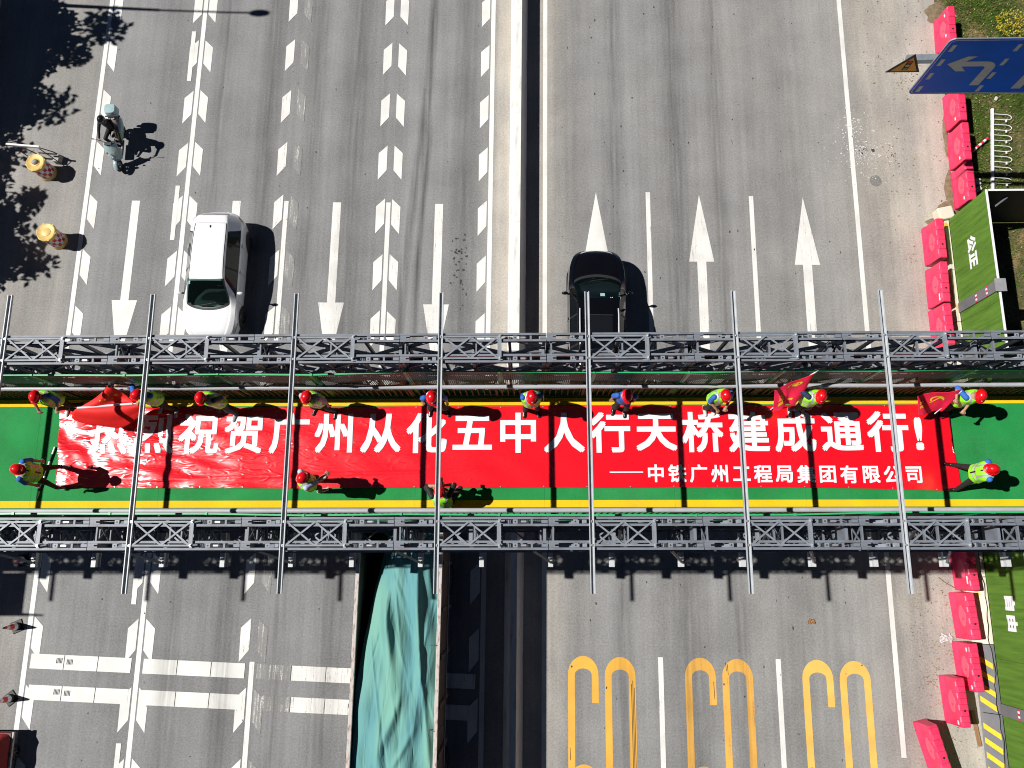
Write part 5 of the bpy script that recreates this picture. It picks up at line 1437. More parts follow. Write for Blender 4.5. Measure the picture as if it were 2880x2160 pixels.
class CarShape:
    """lofted body. stations: (s, half_sill, half_max, half_belt, half_top, z_bottom, z_belt, z_top); s runs from the front bumper backwards"""
    def __init__(c, st): c.st = st; c.ts = [q[0] for q in st]
    def par(c, s): return [catmull(c.ts, [q[k] for q in c.st], s) for k in range(1, 8)]
    def pt(c, s, v):
        """v: 0 = under the sill .. 1 = centre line of the roof"""
        ws, wm, wb, wt, zb, zl, zt = c.par(s)
        P = [(0.0, ws * .6, zb), (.06, ws, zb), (.14, wm * .985, zb + (zl - zb) * .22), (.26, wm, zb + (zl - zb) * .55), (.38, wb + .012, zl - .045), (.42, wb, zl), (.47, wb - (wb - wt) * .12, zl + (zt - zl) * .12), (.66, wt + (wb - wt) * .10, zt - (zt - zl) * .13 - .012), (.72, wt, zt - .030), (.80, wt * .80, zt - .008), (1.0, 0.0, zt)]
        tv = [p[0] for p in P]
        return catmull(tv, [p[1] for p in P], v), catmull(tv, [p[2] for p in P], v)
    def S(c, s, v, side):
        x, z = c.pt(s, v); return Vector((side * x, s, z))
    def N(c, s, v, side):
        e = .004
        a = c.S(min(c.ts[-1], s + e * 3), v, side) - c.S(max(c.ts[0], s - e * 3), v, side); b = c.S(s, min(1, v + e), side) - c.S(s, max(0, v - e), side)
        n = a.cross(b)
        if n.length < 1e-9: return Vector((0, 0, 1))
        n.normalize()
        ref = Vector((side * .6, (s - (c.ts[0] + c.ts[-1]) / 2) * .2, .5))
        return n if n.dot(ref) > 0 else -n
    def body(c, ns=90, nv=40, hole=None):
        mb = MB(); s0, s1 = c.ts[0], c.ts[-1]
        vv = [0, .06, .10, .14, .20, .26, .32, .36, .385, .405, .42, .44, .47, .52, .57, .62, .66, .69, .72, .75, .80, .86, .93, 1.0]
        m = len(vv); cols = 2 * m - 1
        for i in range(ns + 1):
            t = i / ns; s = s0 + (s1 - s0) * (.5 - .5 * math.cos(math.pi * t))
            for k in range(cols):
                if k < m: p = c.S(s, vv[k], -1)
                else: p = c.S(s, vv[cols - 1 - k], 1)
                mb.v.append(tuple(p))
        for i in range(ns):
            for k in range(cols - 1):
                if hole:
                    sm_ = s0 + (s1 - s0) * (.5 - .5 * math.cos(math.pi * (i + .5) / ns)); kk = k if k < m - 1 else cols - 2 - k
                    v_ = (vv[kk] + vv[kk + 1]) / 2; a_ = (1 - v_) / .31
                    if v_ > .735 and hole[0] + hole[2] * a_ * a_ + .03 < sm_ < hole[1] - .03: continue
                a = i * cols + k; mb.f.append([a, a + 1, a + cols + 1, a + cols]); mb.m.append(0)
            a = i * cols; mb.f.append([a, a + cols, a + 2 * cols - 1, a + cols - 1]); mb.m.append(0)
        mb.f.append(list(range(cols))); mb.m.append(0)
        mb.f.append([ns * cols + k for k in range(cols - 1, -1, -1)]); mb.m.append(0)
        return mb
    def patch(c, sfn, v0, v1, side, lift=.004, nu=14, nv=8):
        """surface patch just proud of the body; sfn(v) -> (s0, s1)"""
        mb = MB()
        def fn(u, w):
            v = v0 + (v1 - v0) * w; a, b = sfn(w); s = a + (b - a) * u
            return c.S(s, v, side) + c.N(s, v, side) * lift
        return mb.grid(fn, nu, nv)
    def across(c, sfn, vedge, lift=.004, nu=18, nv=10):
        """patch running across the car from one side's v = vedge over the centre to the other"""
        mb = MB()
        def fn(u, w):
            a = 2 * u - 1; side = -1 if a < 0 else 1; v = 1 - (1 - vedge) * abs(a)
            s0, s1 = sfn(abs(a)); s = s0 + (s1 - s0) * w
            return c.S(s, v, side) + c.N(s, v, side) * lift
        return mb.grid(fn, nu, nv)

def wheel_parts(par, x, s, r, side, rim_mat, w=.21, spokes=10):
    M = Matrix.Translation((x, s, r)) @ Matrix.Rotation(math.pi / 2 * side, 4, 'Y')
    wh = MB(); wh.lathe([(.5 * r, -w / 2), (.93 * r, -w / 2), (r, -w / 2 + .03), (r, w / 2 - .03), (.93 * r, w / 2), (.70 * r, w / 2 + .004), (.68 * r, w / 2 - .03)], 30, 0, M)
    t = wh.build('wheel', RUBBER, par, smooth=40)
    rm = MB(); rm.lathe([(.69 * r, w / 2 - .01), (.66 * r, w / 2 - .005), (.62 * r, w / 2 - .045), (.02, w / 2 - .05)], 30, 1, M)
    for k in range(spokes):
        a = 2 * math.pi * k / spokes
        p0 = M @ Vector((.08 * math.cos(a), .08 * math.sin(a), w / 2 - .018)); p1 = M @ Vector((.65 * r * math.cos(a + .12), .65 * r * math.sin(a + .12), w / 2 - .018))
        rm.bar(p0, p1, .026, .02, 0, (side, 0, 0))
    rm.cyl(M @ Vector((0, 0, w / 2 - .04)), M @ Vector((0, 0, w / 2 - .008)), .05, .045, 14, 0)
    rm.build('rim', [rim_mat, BLACK], t, smooth=30)
    return t

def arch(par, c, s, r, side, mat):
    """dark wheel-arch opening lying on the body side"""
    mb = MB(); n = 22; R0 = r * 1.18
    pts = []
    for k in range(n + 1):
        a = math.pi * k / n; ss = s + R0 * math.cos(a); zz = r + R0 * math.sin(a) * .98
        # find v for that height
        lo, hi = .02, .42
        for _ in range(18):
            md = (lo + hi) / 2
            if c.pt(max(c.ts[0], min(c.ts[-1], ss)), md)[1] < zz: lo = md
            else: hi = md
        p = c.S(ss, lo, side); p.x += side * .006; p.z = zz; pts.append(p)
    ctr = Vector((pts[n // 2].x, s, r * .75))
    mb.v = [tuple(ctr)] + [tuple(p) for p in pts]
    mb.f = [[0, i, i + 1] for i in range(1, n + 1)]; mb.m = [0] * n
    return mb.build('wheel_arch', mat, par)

CABD = MAT('dark cabin plastic', (.020, .024, .024), .7, 0, .3, 8)
CABS = MAT('cabin seat cloth', (.055, .06, .062), .85, 0, .3, 8)
def cabin(root, c, cfg):
    s0 = cfg['ws'][0]; zb = c.par(s0 + .3)[5]
    d = MB(); d.grid(lambda u, v: ((u - .5) * 1.42, s0 + .06 + .62 * v + .16 * (2 * u - 1) ** 2 * (1 - v), zb - .06 + .05 * math.sin(math.pi * v) + .02 * math.exp(-((u - cfg['wheel']) / .12) ** 2) * math.sin(math.pi * v)), 20, 8)
    d.build('dashboard', MAT('grey green dashboard', cfg.get('dash', (.055, .075, .072)), .75, 0, .25, 6), root, smooth=True)
    MB().box(-.70, .70, s0 + .30, s0 + 2.7, .42, .50).build('cabin_floor', CABD, root)
    for x in (-.36, .36):
        st = MB(); st.box(x - .25, x + .25, s0 + 1.05, s0 + 1.55, .55, .70); st.box(x - .24, x + .24, s0 + 1.50, s0 + 1.66, .70, zb + .24); st.box(x - .13, x + .13, s0 + 1.55, s0 + 1.65, zb + .26, zb + .42)
        st.build('front_seat', CABS, root, bevel=.03)
    cx = (cfg['wheel'] - .5) * 1.42; w = MB()
    M = Matrix.Translation((cx, s0 + .80, zb - .02)) @ Matrix.Rotation(R(-62), 4, 'X')
    w.tube([M @ Vector((.18 * math.cos(2 * math.pi * k / 20), .18 * math.sin(2 * math.pi * k / 20), 0)) for k in range(21)], .014, 6)
    w.bar(M @ Vector((-.17, 0, 0)), M @ Vector((.17, 0, 0)), .05, .02); w.build('steering_wheel', CABD, root, smooth=40)
    MB().box(-.10, .10, cfg['ws'][1] + .02, cfg['ws'][1] + .05, c.par(cfg['ws'][1])[6] - .14, c.par(cfg['ws'][1])[6] - .08).build('rear_view_mirror', CABD, root)
def car_common(root, c, paint, glass, rims, wb, r, cfg):
    body = c.body(hole=(cfg['ws'][0], cfg['ws'][1], cfg['ws_curve'])).build('body', paint, root, smooth=38)
    hw = cfg['track']
    for s in wb:
        for sd in (-1, 1):
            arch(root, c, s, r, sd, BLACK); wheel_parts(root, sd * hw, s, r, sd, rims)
    ws = c.across(lambda a: (cfg['ws'][0] + cfg['ws_curve'] * a * a, cfg['ws'][1] + .03 * a * a), .69, .004, 22, 10).build('windscreen', cfg['wsglass'], root, smooth=True)
    cabin(root, c, cfg)
    c.across(lambda a: (cfg['rw'][0] - .02 * a * a, cfg['rw'][1] - cfg['rw_curve'] * a * a), .70, .004, 20, 6).build('rear_window', glass, root, smooth=True)
    for sd in (-1, 1):
        q0, q1 = cfg['side'][0], cfg['side'][-1]
        c.patch(lambda w: (q0[0] - .03 + (q0[2] - q0[0]) * w, q1[1] + .04 + (q1[3] - q1[1]) * w), .436, .664, sd, .0022, 24, 8).build('window_surround', BLACK, root, smooth=True)
        for (a0, a1, b0, b1) in cfg['side']:       # bottom s0..s1, top s0..s1
            c.patch(lambda w: (a0 + (b0 - a0) * w, a1 + (b1 - a1) * w), .445, .655, sd, .004, 12, 8).build('side_window', glass, root, smooth=True)
        for sh in cfg['handles']:
            p = c.S(sh, .365, sd); n = c.N(sh, .365, sd)
            h_ = MB(); h_.ell(p + n * .015, .014, .085, .016, 10, 6); h_.build('door_handle', paint, root, smooth=True)
        for sl in cfg['seams']:
            c.patch(lambda w: (sl - .004, sl + .004), .08, .42, sd, .0025, 1, 10).build('door_seam', BLACK, root)
        # mirror
        mp_ = c.S(cfg['mirror'], .44, sd); mm = MB()
        mm.ell(mp_ + Vector((sd * .145, -.02, .065)), .105, .055, .070, 14, 9)
        mr = mm.build('door_mirror', paint, root, smooth=True)
        MB().bar(mp_ + Vector((sd * -.01, 0, .01)), mp_ + Vector((sd * .08, -.01, .04)), .05, .03).build('mirror_stalk', BLACK, mr)
    return body

# ---- white hatchback driving south
CARW = MAT('white car paint', (.80, .80, .80), .22, 0, .02, 2, coat=.8)
GLS = glass_mat('car glass')
RIMD = MAT('dark alloy', (.10, .10, .11), .35, .8)
LAMP = MAT('headlamp lens', (.22, .24, .26), .1, 0, .3, 20, coat=1.0)
TAIL = MAT('tail lamp red', (.35, .008, .012), .15, 0, .2, 10, coat=1.0)
CHR = MAT('silver highlight trim', (.62, .63, .66), .30, 0.2, .03, 4)  # trim painted bright silver to stand in for sun highlights on the SUV
wc = empty('white_car', (-10.18, 9.36, 0)); wc.rotation_euler.z = -.012
tag(wc, 'white hatchback car driving down the second lane from the left', 'car')
# (s, half_sill, half_max, half_belt, half_top, z_bottom, z_belt, z_top); local front at -2.15, so s = y
cw = CarShape([(-2.15, .38, .44, .42, .32, .32, .60, .64), (-2.09, .55, .63, .60, .46, .24, .68, .75), (-1.90, .70, .80, .76, .58, .20, .77, .87), (-1.50, .80, .895, .84, .68, .20, .88, .965), (-1.24, .81, .905, .855, .70, .20, .93, 1.00), (-1.02, .815, .908, .86, .69, .20, .94, 1.10), (-.42, .82, .91, .865, .575, .20, .95, 1.435), (-.15, .82, .91, .865, .560, .20, .955, 1.485), (.45, .82, .91, .865, .550, .20, .965, 1.505), (1.15, .82, .91, .86, .540, .20, .985, 1.480), (1.60, .79, .885, .835, .51, .20, 1.00, 1.435), (1.80, .74, .835, .785, .475, .22, 1.00, 1.385), (1.94, .66, .75, .70, .47, .25, .98, 1.15), (2.05, .53, .60, .57, .43, .30, .93, .99), (2.15, .30, .34, .32, .26, .40, .80, .86)])
cfg = dict(wheel=.76, wsglass=clear_glass('clear windscreen', (.42, .56, .53)), track=.80, ws=(-1.22, -.40), ws_curve=.26, rw=(1.86, 1.99), rw_curve=.05, side=[(-.90, -.02, -.36, -.02), (.05, .82, .03, .78), (.88, 1.40, .84, 1.18)], handles=(.02, .92), seams=(-.98, .01, .88), mirror=-.72)
car_common(wc, cw, CARW, GLS, RIMD, (-1.33, 1.27), .325, cfg)
for sd in (-1, 1):
    cw.patch(lambda w: (-2.02 + .10 * w, -1.62 - .12 * w), .30, .42, sd, .005, 10, 5).build('headlamp', LAMP, wc, smooth=True)
    cw.patch(lambda w: (1.76 + .04 * w, 2.04), .32, .43, sd, .005, 8, 5).build('tail_lamp', TAIL, wc, smooth=True)
    cw.patch(lambda w: (-.44, 1.50), .728, .750, sd, .004, 20, 2).build('roof_ditch', BLACK, wc)
MB().add([(-.46, 1.50, 1.462), (.46, 1.50, 1.462), (.46, 1.508, 1.462), (-.46, 1.508, 1.462)], [(0, 1, 2, 3)]).build('roof_seam', GREYP, wc)
MB().ell((0, 1.38, 1.475), .018, .05, .028, 10, 6).build('antenna_fin', BLACK, wc)
wp = MB(); wp.tube([(-.30, -1.16, 1.045), (.1, -1.10, 1.075), (.42, -1.04, 1.06)], .011, 6); wp.tube([(.15, -1.17, 1.045), (.4, -1.10, 1.04), (.6, -.98, 1.03)], .011, 6); wp.build('wiper', BLACK, wc)
cw.across(lambda a: (-1.30 + .24 * a * a, -1.225 + .255 * a * a), .70, .003, 18, 2).build('cowl', BLACK, wc)
MB().box(-.26, .26, -2.165, -2.145, .44, .54).build('number_plate', MAT('plate blue', (.02, .10, .45), .4), wc)
# dashboard and phone seen through the screen are only suggested by pale stickers on the glass
for dx, dz in ((-.50, 0), (-.49, -.05)):
    s_ = -.50 + dz; MB().add([cw.S(s_ + o, 1 - .31 * .80 + q, -1) + Vector((0, 0, .009)) for o, q in ((0, 0), (.045, 0), (.045, .03), (0, .03))], [(0, 1, 2, 3)]).build('sticker', MAT('sticker', (.25, .45, .50), .4), wc)

# ---- black SUV driving north
bk = empty('black_suv', (2.28, 7.72, 0), math.pi - .012); tag(bk, 'black suv with roof rails and sunroof, half under the upper truss', 'car')
CARB = MAT('black car paint', (.003, .003, .004), .08, 0, .2, 2, coat=.5)
cb = CarShape([(-2.36, .30, .36, .34, .26, .36, .74, .79), (-2.30, .50, .58, .55, .42, .30, .82, .89), (-2.10, .68, .78, .74, .57, .25, .92, 1.00), (-1.75, .80, .90, .855, .69, .24, 1.00, 1.085), (-1.55, .83, .93, .88, .72, .24, 1.02, 1.11), (-1.34, .84, .94, .89, .74, .24, 1.05, 1.14), (-1.08, .845, .945, .895, .73, .24, 1.06, 1.22), (-.42, .85, .945, .895, .655, .24, 1.07, 1.62), (-.15, .85, .945, .895, .640, .24, 1.075, 1.685), (.6, .85, .945, .895, .635, .24, 1.085, 1.70), (1.5, .85, .94, .89, .62, .24, 1.10, 1.67), (2.0, .83, .925, .88, .60, .24, 1.10, 1.60), (2.22, .80, .90, .85, .60, .27, 1.06, 1.32), (2.32, .74, .84, .80, .60, .30, 1.00, 1.10), (2.38, .62, .70, .68, .52, .40, .88, .94)])
cfgb = dict(dash=(.045, .055, .060), wheel=.76, wsglass=clear_glass('tinted windscreen', (.34, .42, .44)), track=.83, ws=(-1.32, -.42), ws_curve=.26, rw=(2.03, 2.24), rw_curve=.08, side=[(-.92, .02, -.38, .02), (.09, 1.0, .07, .98), (1.06, 1.75, 1.04, 1.62)], handles=(.05, 1.02), seams=(-1.0, .05, 1.03), mirror=-.76)
car_common(bk, cb, CARB, glass_mat('suv glass', (.005, .007, .009)), MAT('bright alloy', (.35, .36, .38), .3, .8), (-1.38, 1.36), .36, cfgb)
for sd in (-1, 1):
    cb.patch(lambda w: (-2.22 + .14 * w, -1.66 - .18 * w), .33, .425, sd, .005, 10, 5).build('headlamp', LAMP, bk, smooth=True)
    cb.patch(lambda w: (-2.10, -1.20), .405, .418, sd, .006, 14, 1).build('chrome_strip', CHR, bk)
    cb.patch(lambda w: (2.0, 2.3), .32, .43, sd, .005, 8, 5).build('tail_lamp', TAIL, bk, smooth=True)
    rr = MB(); rr.tube([(sd * .595, -.10, 1.70), (sd * .60, .1, 1.745), (sd * .595, 1.0, 1.755), (sd * .575, 1.75, 1.72), (sd * .57, 1.9, 1.67)], .020, 8); rr.build('roof_rail', CHR, bk, smooth=40)
    cb.patch(lambda w: (-.92, 1.76), .425, .437, sd, .005, 20, 1).build('window_trim', CHR, bk)
cb.across(lambda a: (.15 if a < .97 else .17, .72 if a < .97 else .70), .845, .004, 16, 8).build('sunroof', glass_mat('sunroof glass', (.008, .009, .012)), bk, smooth=True)
cb.across(lambda a: (.10, .118), .835, .003, 16, 1).build('sunroof_seam', MAT('grey seal', (.035, .035, .038), .5), bk); cb.across(lambda a: (.745, .763), .835, .003, 16, 1).build('sunroof_seam', bpy.data.materials['grey seal'], bk)
cb.across(lambda a: (-1.42 + .26 * a * a, -1.325 + .262 * a * a), .70, .003, 18, 2).build('cowl', BLACK, bk)
cb.across(lambda a: (-2.345 + .10 * a * a, -2.30 + .12 * a * a), .72, .006, 16, 1).build('grille_bar', CHR, bk)
wp = MB(); wp.tube([(-.35, -1.26, 1.155), (.1, -1.20, 1.185), (.5, -1.10, 1.18)], .012, 6); wp.tube([(.1, -1.28, 1.15), (.4, -1.18, 1.15), (.62, -1.05, 1.14)], .012, 6); wp.build('wiper', BLACK, bk)
def dash_sticker(c, par, s, v, side, w, h, col):
    MB().add([c.S(s + o, v + q, side) + Vector((0, -.004, .010)) for o, q in ((0, 0), (h, 0), (h, w), (0, w))], [(0, 1, 2, 3)]).build('sticker', MAT('windscreen paper', col, .5), par)
dash_sticker(cb, bk, -.66, .93, -1, .05, .12, (.30, .50, .55))
for k in range(3): dash_sticker(cb, bk, -.56 - .07 * k, .735, -1, .016, .04, (.10, .38, .42))
for k in range(2): dash_sticker(cb, bk, -.50, .86 - .018 * k, -1, .008, .03, (.8, .8, .8))
MB().box(-.26, .26, -2.385, -2.365, .52, .62).build('number_plate', MAT('plate green', (.05, .30, .20), .4), bk)

# ---- dump truck with tarpaulin, half under the bridge
TRB = MAT('dirty brown truck steel', (.105, .070, .055), .65, 0, .45, 3, bump=.3)
TRE = MAT('scuffed pale rail', (.52, .46, .42), .7, 0, .4, 4, col2=(.22, .13, .10), thr=(.5, .68), stretch=(4, 1, 4))
dt = empty('dump_truck', (-3.43, -1.2, 0)); dt.rotation_euler.z = -.012
tag(dt, 'tall dump truck under the footbridge with its load bed beneath a teal tarpaulin', 'truck')
W2, TOP, FL = 1.13, 3.62, 1.15
for sd in (-1, 1):
    x = sd * W2
    MB().box(min(x, x - sd * .05), max(x, x - sd * .05), -6.3, 4.2, FL, TOP - .08).build('bed_side', TRB, dt)
    MB().box(min(x + sd * .03, x - sd * .07), max(x + sd * .03, x - sd * .07), -6.3, 4.2, TOP - .078, TOP).build('top_rail', TRE, dt, bevel=.01)
    for k in range(9):
        y = -6.0 + 1.22 * k
        MB().box(min(x + sd * .002, x + sd * .07), max(x + sd * .002, x + sd * .07), y - .05, y + .05, FL, TOP - .10).build('side_rib', TRB, dt)
    MB().cyl((sd * (W2 + .12), -5.8, 2.6), (sd * (W2 + .12), 3.6, 2.6), .018, .018, 8).build('tarp_cable', STEEL_L, dt)
MB().box(-W2 + .05, W2 - .05, 4.12, 4.2, FL, TOP - .1).build('tailgate', TRB, dt); MB().box(-W2 + .05, W2 - .05, -6.3, -6.22, FL, TOP + .1).build('headboard', TRB, dt)
MB().box(-W2 + .05, W2 - .05, -6.22, 4.12, FL - .1, FL).build('bed_floor', TRB, dt)
MB().box(-.45, .45, -9.2, 4.0, .75, 1.04).build('chassis', BLACK, dt)
for y in (-8.1, -4.4, .9, 2.3):
    for sd in (-1, 1): wheel_parts(dt, sd * 1.0, y, .52, sd, MAT('truck rim', (.18, .17, .16), .6, .5), .30, 8)
cabm = MB().box(-1.2, 1.2, -9.5, -7.3, .9, 3.1); cabm.build('cab', MAT('white cab paint', (.65, .65, .63), .35, 0, .1, 3), dt, bevel=.12)
MB().box(-1.05, 1.05, -9.515, -9.505, 1.95, 2.85).build('cab_windscreen', GLS, dt)
# tarpaulin: rises out of the bed in ridges, free at its north-west corner
def tarp_mat():
    m, nt, p = base_mat('teal tarpaulin'); L = nt.links.new
    tc = nd(nt, 'ShaderNodeTexCoord'); mp = nd(nt, 'ShaderNodeMapping'); mp.inputs['Scale'].default_value = (1.6, .22, 1); L(tc.outputs['Object'], mp.inputs['Vector'])
    a = nd(nt, 'ShaderNodeTexNoise', Scale=1.3, Detail=5.0); L(mp.outputs['Vector'], a.inputs['Vector'])
    cr = nd(nt, 'ShaderNodeValToRGB'); e = cr.color_ramp.elements
    e[0].position = .38; e[0].color = (.110, .275, .290, 1); e[1].position = .62; e[1].color = (.165, .355, .290, 1)
    L(a.outputs['Fac'], cr.inputs[0]); L(cr.outputs[0], p.inputs['Base Color']); p.inputs['Roughness'].default_value = .85; p.inputs['Specular IOR Level'].default_value = .1
    mp2 = nd(nt, 'ShaderNodeMapping'); mp2.inputs['Scale'].default_value = (6, 1.1, 1); mp2.inputs['Rotation'].default_value = (0, 0, .25); L(tc.outputs['Object'], mp2.inputs['Vector'])
    b = nd(nt, 'ShaderNodeTexNoise', noise_type='RIDGED_MULTIFRACTAL', Scale=1.7, Detail=6.0, Roughness=.5, Distortion=.8); L(mp2.outputs['Vector'], b.inputs['Vector'])
    bp = nd(nt, 'ShaderNodeBump', Strength=.8, Distance=.02); L(b.outputs['Fac'], bp.inputs['Height']); L(bp.outputs['Normal'], p.inputs['Normal'])
    return m
TRR = random.Random(12)
CREASE = []
for k in range(64):
    CREASE.append((TRR.uniform(-1.0, 1.05), TRR.uniform(-7.0, 2.5), TRR.gauss(0.06, .22), TRR.uniform(.35, 1.5), TRR.uniform(.008, .026) * TRR.choice((1, 1, -1)), TRR.uniform(.022, .05)))
def tarp(u, v):
    y = 4.0 - 10.2 * v; yw = y - 1.2
    xl = -1.06 + .60 * max(0.0, min(1.0, (yw + 3.2) / 4.2)) ** 1.2      # free left edge wanders into the bed further north
    x = xl + (1.06 - xl) * u
    hgt = 3.36 + .20 * math.sin(math.pi * u) ** .8
    drop = max(0.0, min(1.0, (yw + 2.6) / 3.6)) * max(0, (.30 - u)) * 2.6
    r = 0.05 * math.sin(3.2 * y + 5 * u) * math.sin(7 * u + 1.1 * y) + .035 * math.sin(19 * u + 2.1 * math.sin(1.3 * y)) * (.3 + .7 * u)
    def ridge(x0, y0, ang, ln, amp, wd):
        dx, dy = x - x0, yw - y0; a = dx * math.cos(ang) + dy * math.sin(ang); b = -dx * math.sin(ang) + dy * math.cos(ang)
        return amp * math.exp(-(a / wd) ** 2) * math.exp(-(b / ln) ** 2) 
    r += ridge(-.22, -1.75, .12, .85, .30, .13) + ridge(-.05, -3.9, -.35, .7, .14, .12) + ridge(.55, -.9, .05, 1.6, .16, .09) + ridge(-.30, -5.1, .1, .8, .10, .1) + ridge(.25, -4.6, -.5, .5, .08, .08) + ridge(.72, -3.0, .12, 2.2, .08, .07)
    for x0, y0, an, ln, am, wd in CREASE:
        dx, dy = x - x0, yw - y0; b_ = -dx * math.sin(an) + dy * math.cos(an)
        if abs(b_) > 2.2 * ln: continue
        a_ = abs(dx * math.cos(an) + dy * math.sin(an))
        if a_ < 3 * wd: r += am * max(0.0, 1 - a_ / (2.2 * wd)) ** 1.5 * math.exp(-(b_ / ln) ** 2)
    return (x, y, hgt - drop + r + .012 * math.sin(31 * u + 3 * math.sin(.8 * y)))
tm = MB().grid(tarp, 150, 260); to = tm.build('tarpaulin', tarp_mat(), dt, smooth=True)
so = to.modifiers.new('thickness', 'SOLIDIFY'); so.thickness = .006
for k in range(5):
    y = 3.4 - 2.1 * k
    sd_pts = [(.98 - .1, y, 3.52), (1.08, y, 3.63), (1.17, y, 3.55), (1.19, y, 2.6)]
    MB().tube(sd_pts, .010, 6).build('tie_rope', STEEL_D, dt)

# ---- red tarp-covered handcart at the lower left edge
RT = MAT('red tarp', (.30, .012, .012), .7, 0, .3, 4, bump=.7, bscale=7)
ct = empty('cargo_cart', (-16.02, -6.35, 0)); tag(ct, 'low cargo cart under a dark red tarpaulin at the lower left corner', 'cart')
def rt(u, v):
    x = -.86 + 1.72 * u; y = -1.6 + 3.2 * v; ex = min(u, 1 - u) * 8; ey = min(v, 1 - v) * 10
    k = min(1, ex) ** .5 * min(1, ey) ** .5
    return (x, y, .30 + .62 * k + .03 * math.sin(5 * x + 3 * y) + .03 * math.sin(9 * y + 2 * x))
MB().grid(rt, 40, 60).build('tarpaulin', RT, ct, smooth=True)
MB().box(-.84, .84, -1.58, 1.58, .34, .52).build('load_bed', STEEL_D, ct)
MB().box(.845, .90, -1.6, 1.6, .42, .50).build('side_rail', TRE, ct)
for y in (-1.0, 1.0):
    for sd in (-1, 1): wheel_parts(ct, sd * .80, y, .26, sd, MAT('cart rim', (.3, .3, .3), .5, .5), .12, 8)

# ---- scooter with rider and top box, heading south
SC = MAT('pale aqua scooter plastic', (.33, .46, .47), .25, 0, .08, 4, coat=.5)
SCD = MAT('dark scooter plastic', (.02, .022, .024), .5, 0, .2, 8)
mo = empty('motor_scooter', (-14.05, 14.35, 0)); mo.rotation_euler.z = .02
tag(mo, 'pale aqua motor scooter with a top box driving along the left edge line', 'scooter')
for y, rr in ((-.78, .225), (.52, .225)):
    M = Matrix.Translation((0, y, rr)) @ Matrix.Rotation(math.pi / 2, 4, 'Y')
    w_ = MB(); w_.lathe([(.55 * rr, -.045), (.85 * rr, -.055), (rr, -.025), (rr, .025), (.85 * rr, .055), (.55 * rr, .045)], 28, 0, M)
    wo = w_.build('wheel', RUBBER, mo, smooth=40)
    rm = MB(); rm.lathe([(.56 * rr, -.04), (.50 * rr, -.03), (.50 * rr, .03), (.56 * rr, .04)], 28, 0, M); rm.cyl((-.05, y, rr), (.05, y, rr), .035, .035, 12)
    for k in range(5):
        a = 2 * math.pi * k / 5; rm.bar((0, y, rr), (0, y + .5 * rr * math.cos(a), rr + .5 * rr * math.sin(a)), .03, .025, 0, (1, 0, 0))
    rm.build('rim', RIMD, wo, smooth=30)
fd2 = MB(); fd2.grid(lambda u, v: ((.075 * math.cos(math.pi * u)) * (1 - .15 * abs(2 * v - 1)), -.78 - .29 * math.cos(.5 + 1.7 * v), .225 + .29 * math.sin(.5 + 1.7 * v) - .03 + .045 * math.sin(math.pi * u)), 10, 14); fd2.build('front_fender', SC, mo, smooth=True)
shd = MB()
def shield(u, v):
    a = (u - .5) * 2; w = .10 + .17 * math.sin(math.pi * min(1, .18 + .62 * v)); 
    return (a * w, -.70 + .26 * v + .11 * a * a - .06 * math.sin(math.pi * v), .36 + .66 * v)
shd.grid(shield, 16, 14); so_ = shd.build('front_shield', SC, mo, smooth=True); q_ = so_.modifiers.new('t', 'SOLIDIFY'); q_.thickness = .05; q_.offset = -1
MB().ell((0, -.74, .62), .085, .05, .075, 16, 10).build('headlight', LAMP, mo, smooth=True)
for sd in (-1, 1): MB().ell((sd * .13, -.64, .80), .03, .03, .06, 10, 6).build('indicator', MAT('amber lens', (.6, .25, .02), .2), mo, smooth=True)
MB().box(-.15, .15, -.46, .12, .26, .33).build('footboard', SCD, mo, bevel=.02)
MB().box(-.09, .09, -.20, -.16, .33, .36).build('floor_mat', GREYP, mo)
bd = MB(); bd.grid(lambda u, v: ((.13 + .06 * math.sin(math.pi * v)) * math.cos(math.pi * 1.0 * (u * 1.3 - .15)), .02 + .78 * v, .34 + .18 * v + (.26 - .05 * v) * math.sin(math.pi * max(0, min(1, u * 1.3 - .15)))), 16, 14); bd.build('tail_body', SC, mo, smooth=True)
MB().ell((0, .30, .78), .145, .36, .075, 18, 10).build('saddle', MAT('brownish saddle', (.16, .11, .10), .55), mo, smooth=True)
MB().tube([(-.12, .58, .76), (-.16, .74, .84), (0, .80, .88), (.16, .74, .84), (.12, .58, .76)], .016, 8).build('grab_rail', BLACK, mo, smooth=True)
tb = MB(); tb.grid(lambda u, v: (.20 * (abs(math.cos(2 * math.pi * u)) ** .55) * (1 if math.cos(2 * math.pi * u) > 0 else -1) * (1 - .14 * v ** 3), .82 + .19 * (abs(math.sin(2 * math.pi * u)) ** .55) * (1 if math.sin(2 * math.pi * u) > 0 else -1) * (1 - .14 * v ** 3), .90 + .28 * v), 32, 8)
tb.v.append((0, .82, 1.20)); tb.f += [[len(tb.v) - 1, 8 * 33 + i, 8 * 33 + i + 1] for i in range(32)]; tb.m += [0] * 32
tbo = tb.build('top_box', SC, mo, smooth=50)
MB().box(-.205, .205, .605, .64, .99, 1.03).build('box_seam', SCD, tbo); MB().box(-.14, .14, .612, .632, .92, .985).build('box_back_pad', SCD, tbo)
MB().ell((0, .86, .60), .10, .05, .04, 12, 8).build('tail_light', TAIL, mo, smooth=True)
hb_ = MB(); hb_.tube([(-.33, -.26, 1.04), (-.20, -.34, 1.06), (0, -.40, 1.05), (.20, -.34, 1.06), (.33, -.26, 1.04)], .016, 8); hb_.cyl((0, -.42, 1.03), (0, -.60, .70), .022, .026, 10); hb_.build('handlebar', SCD, mo, smooth=40)
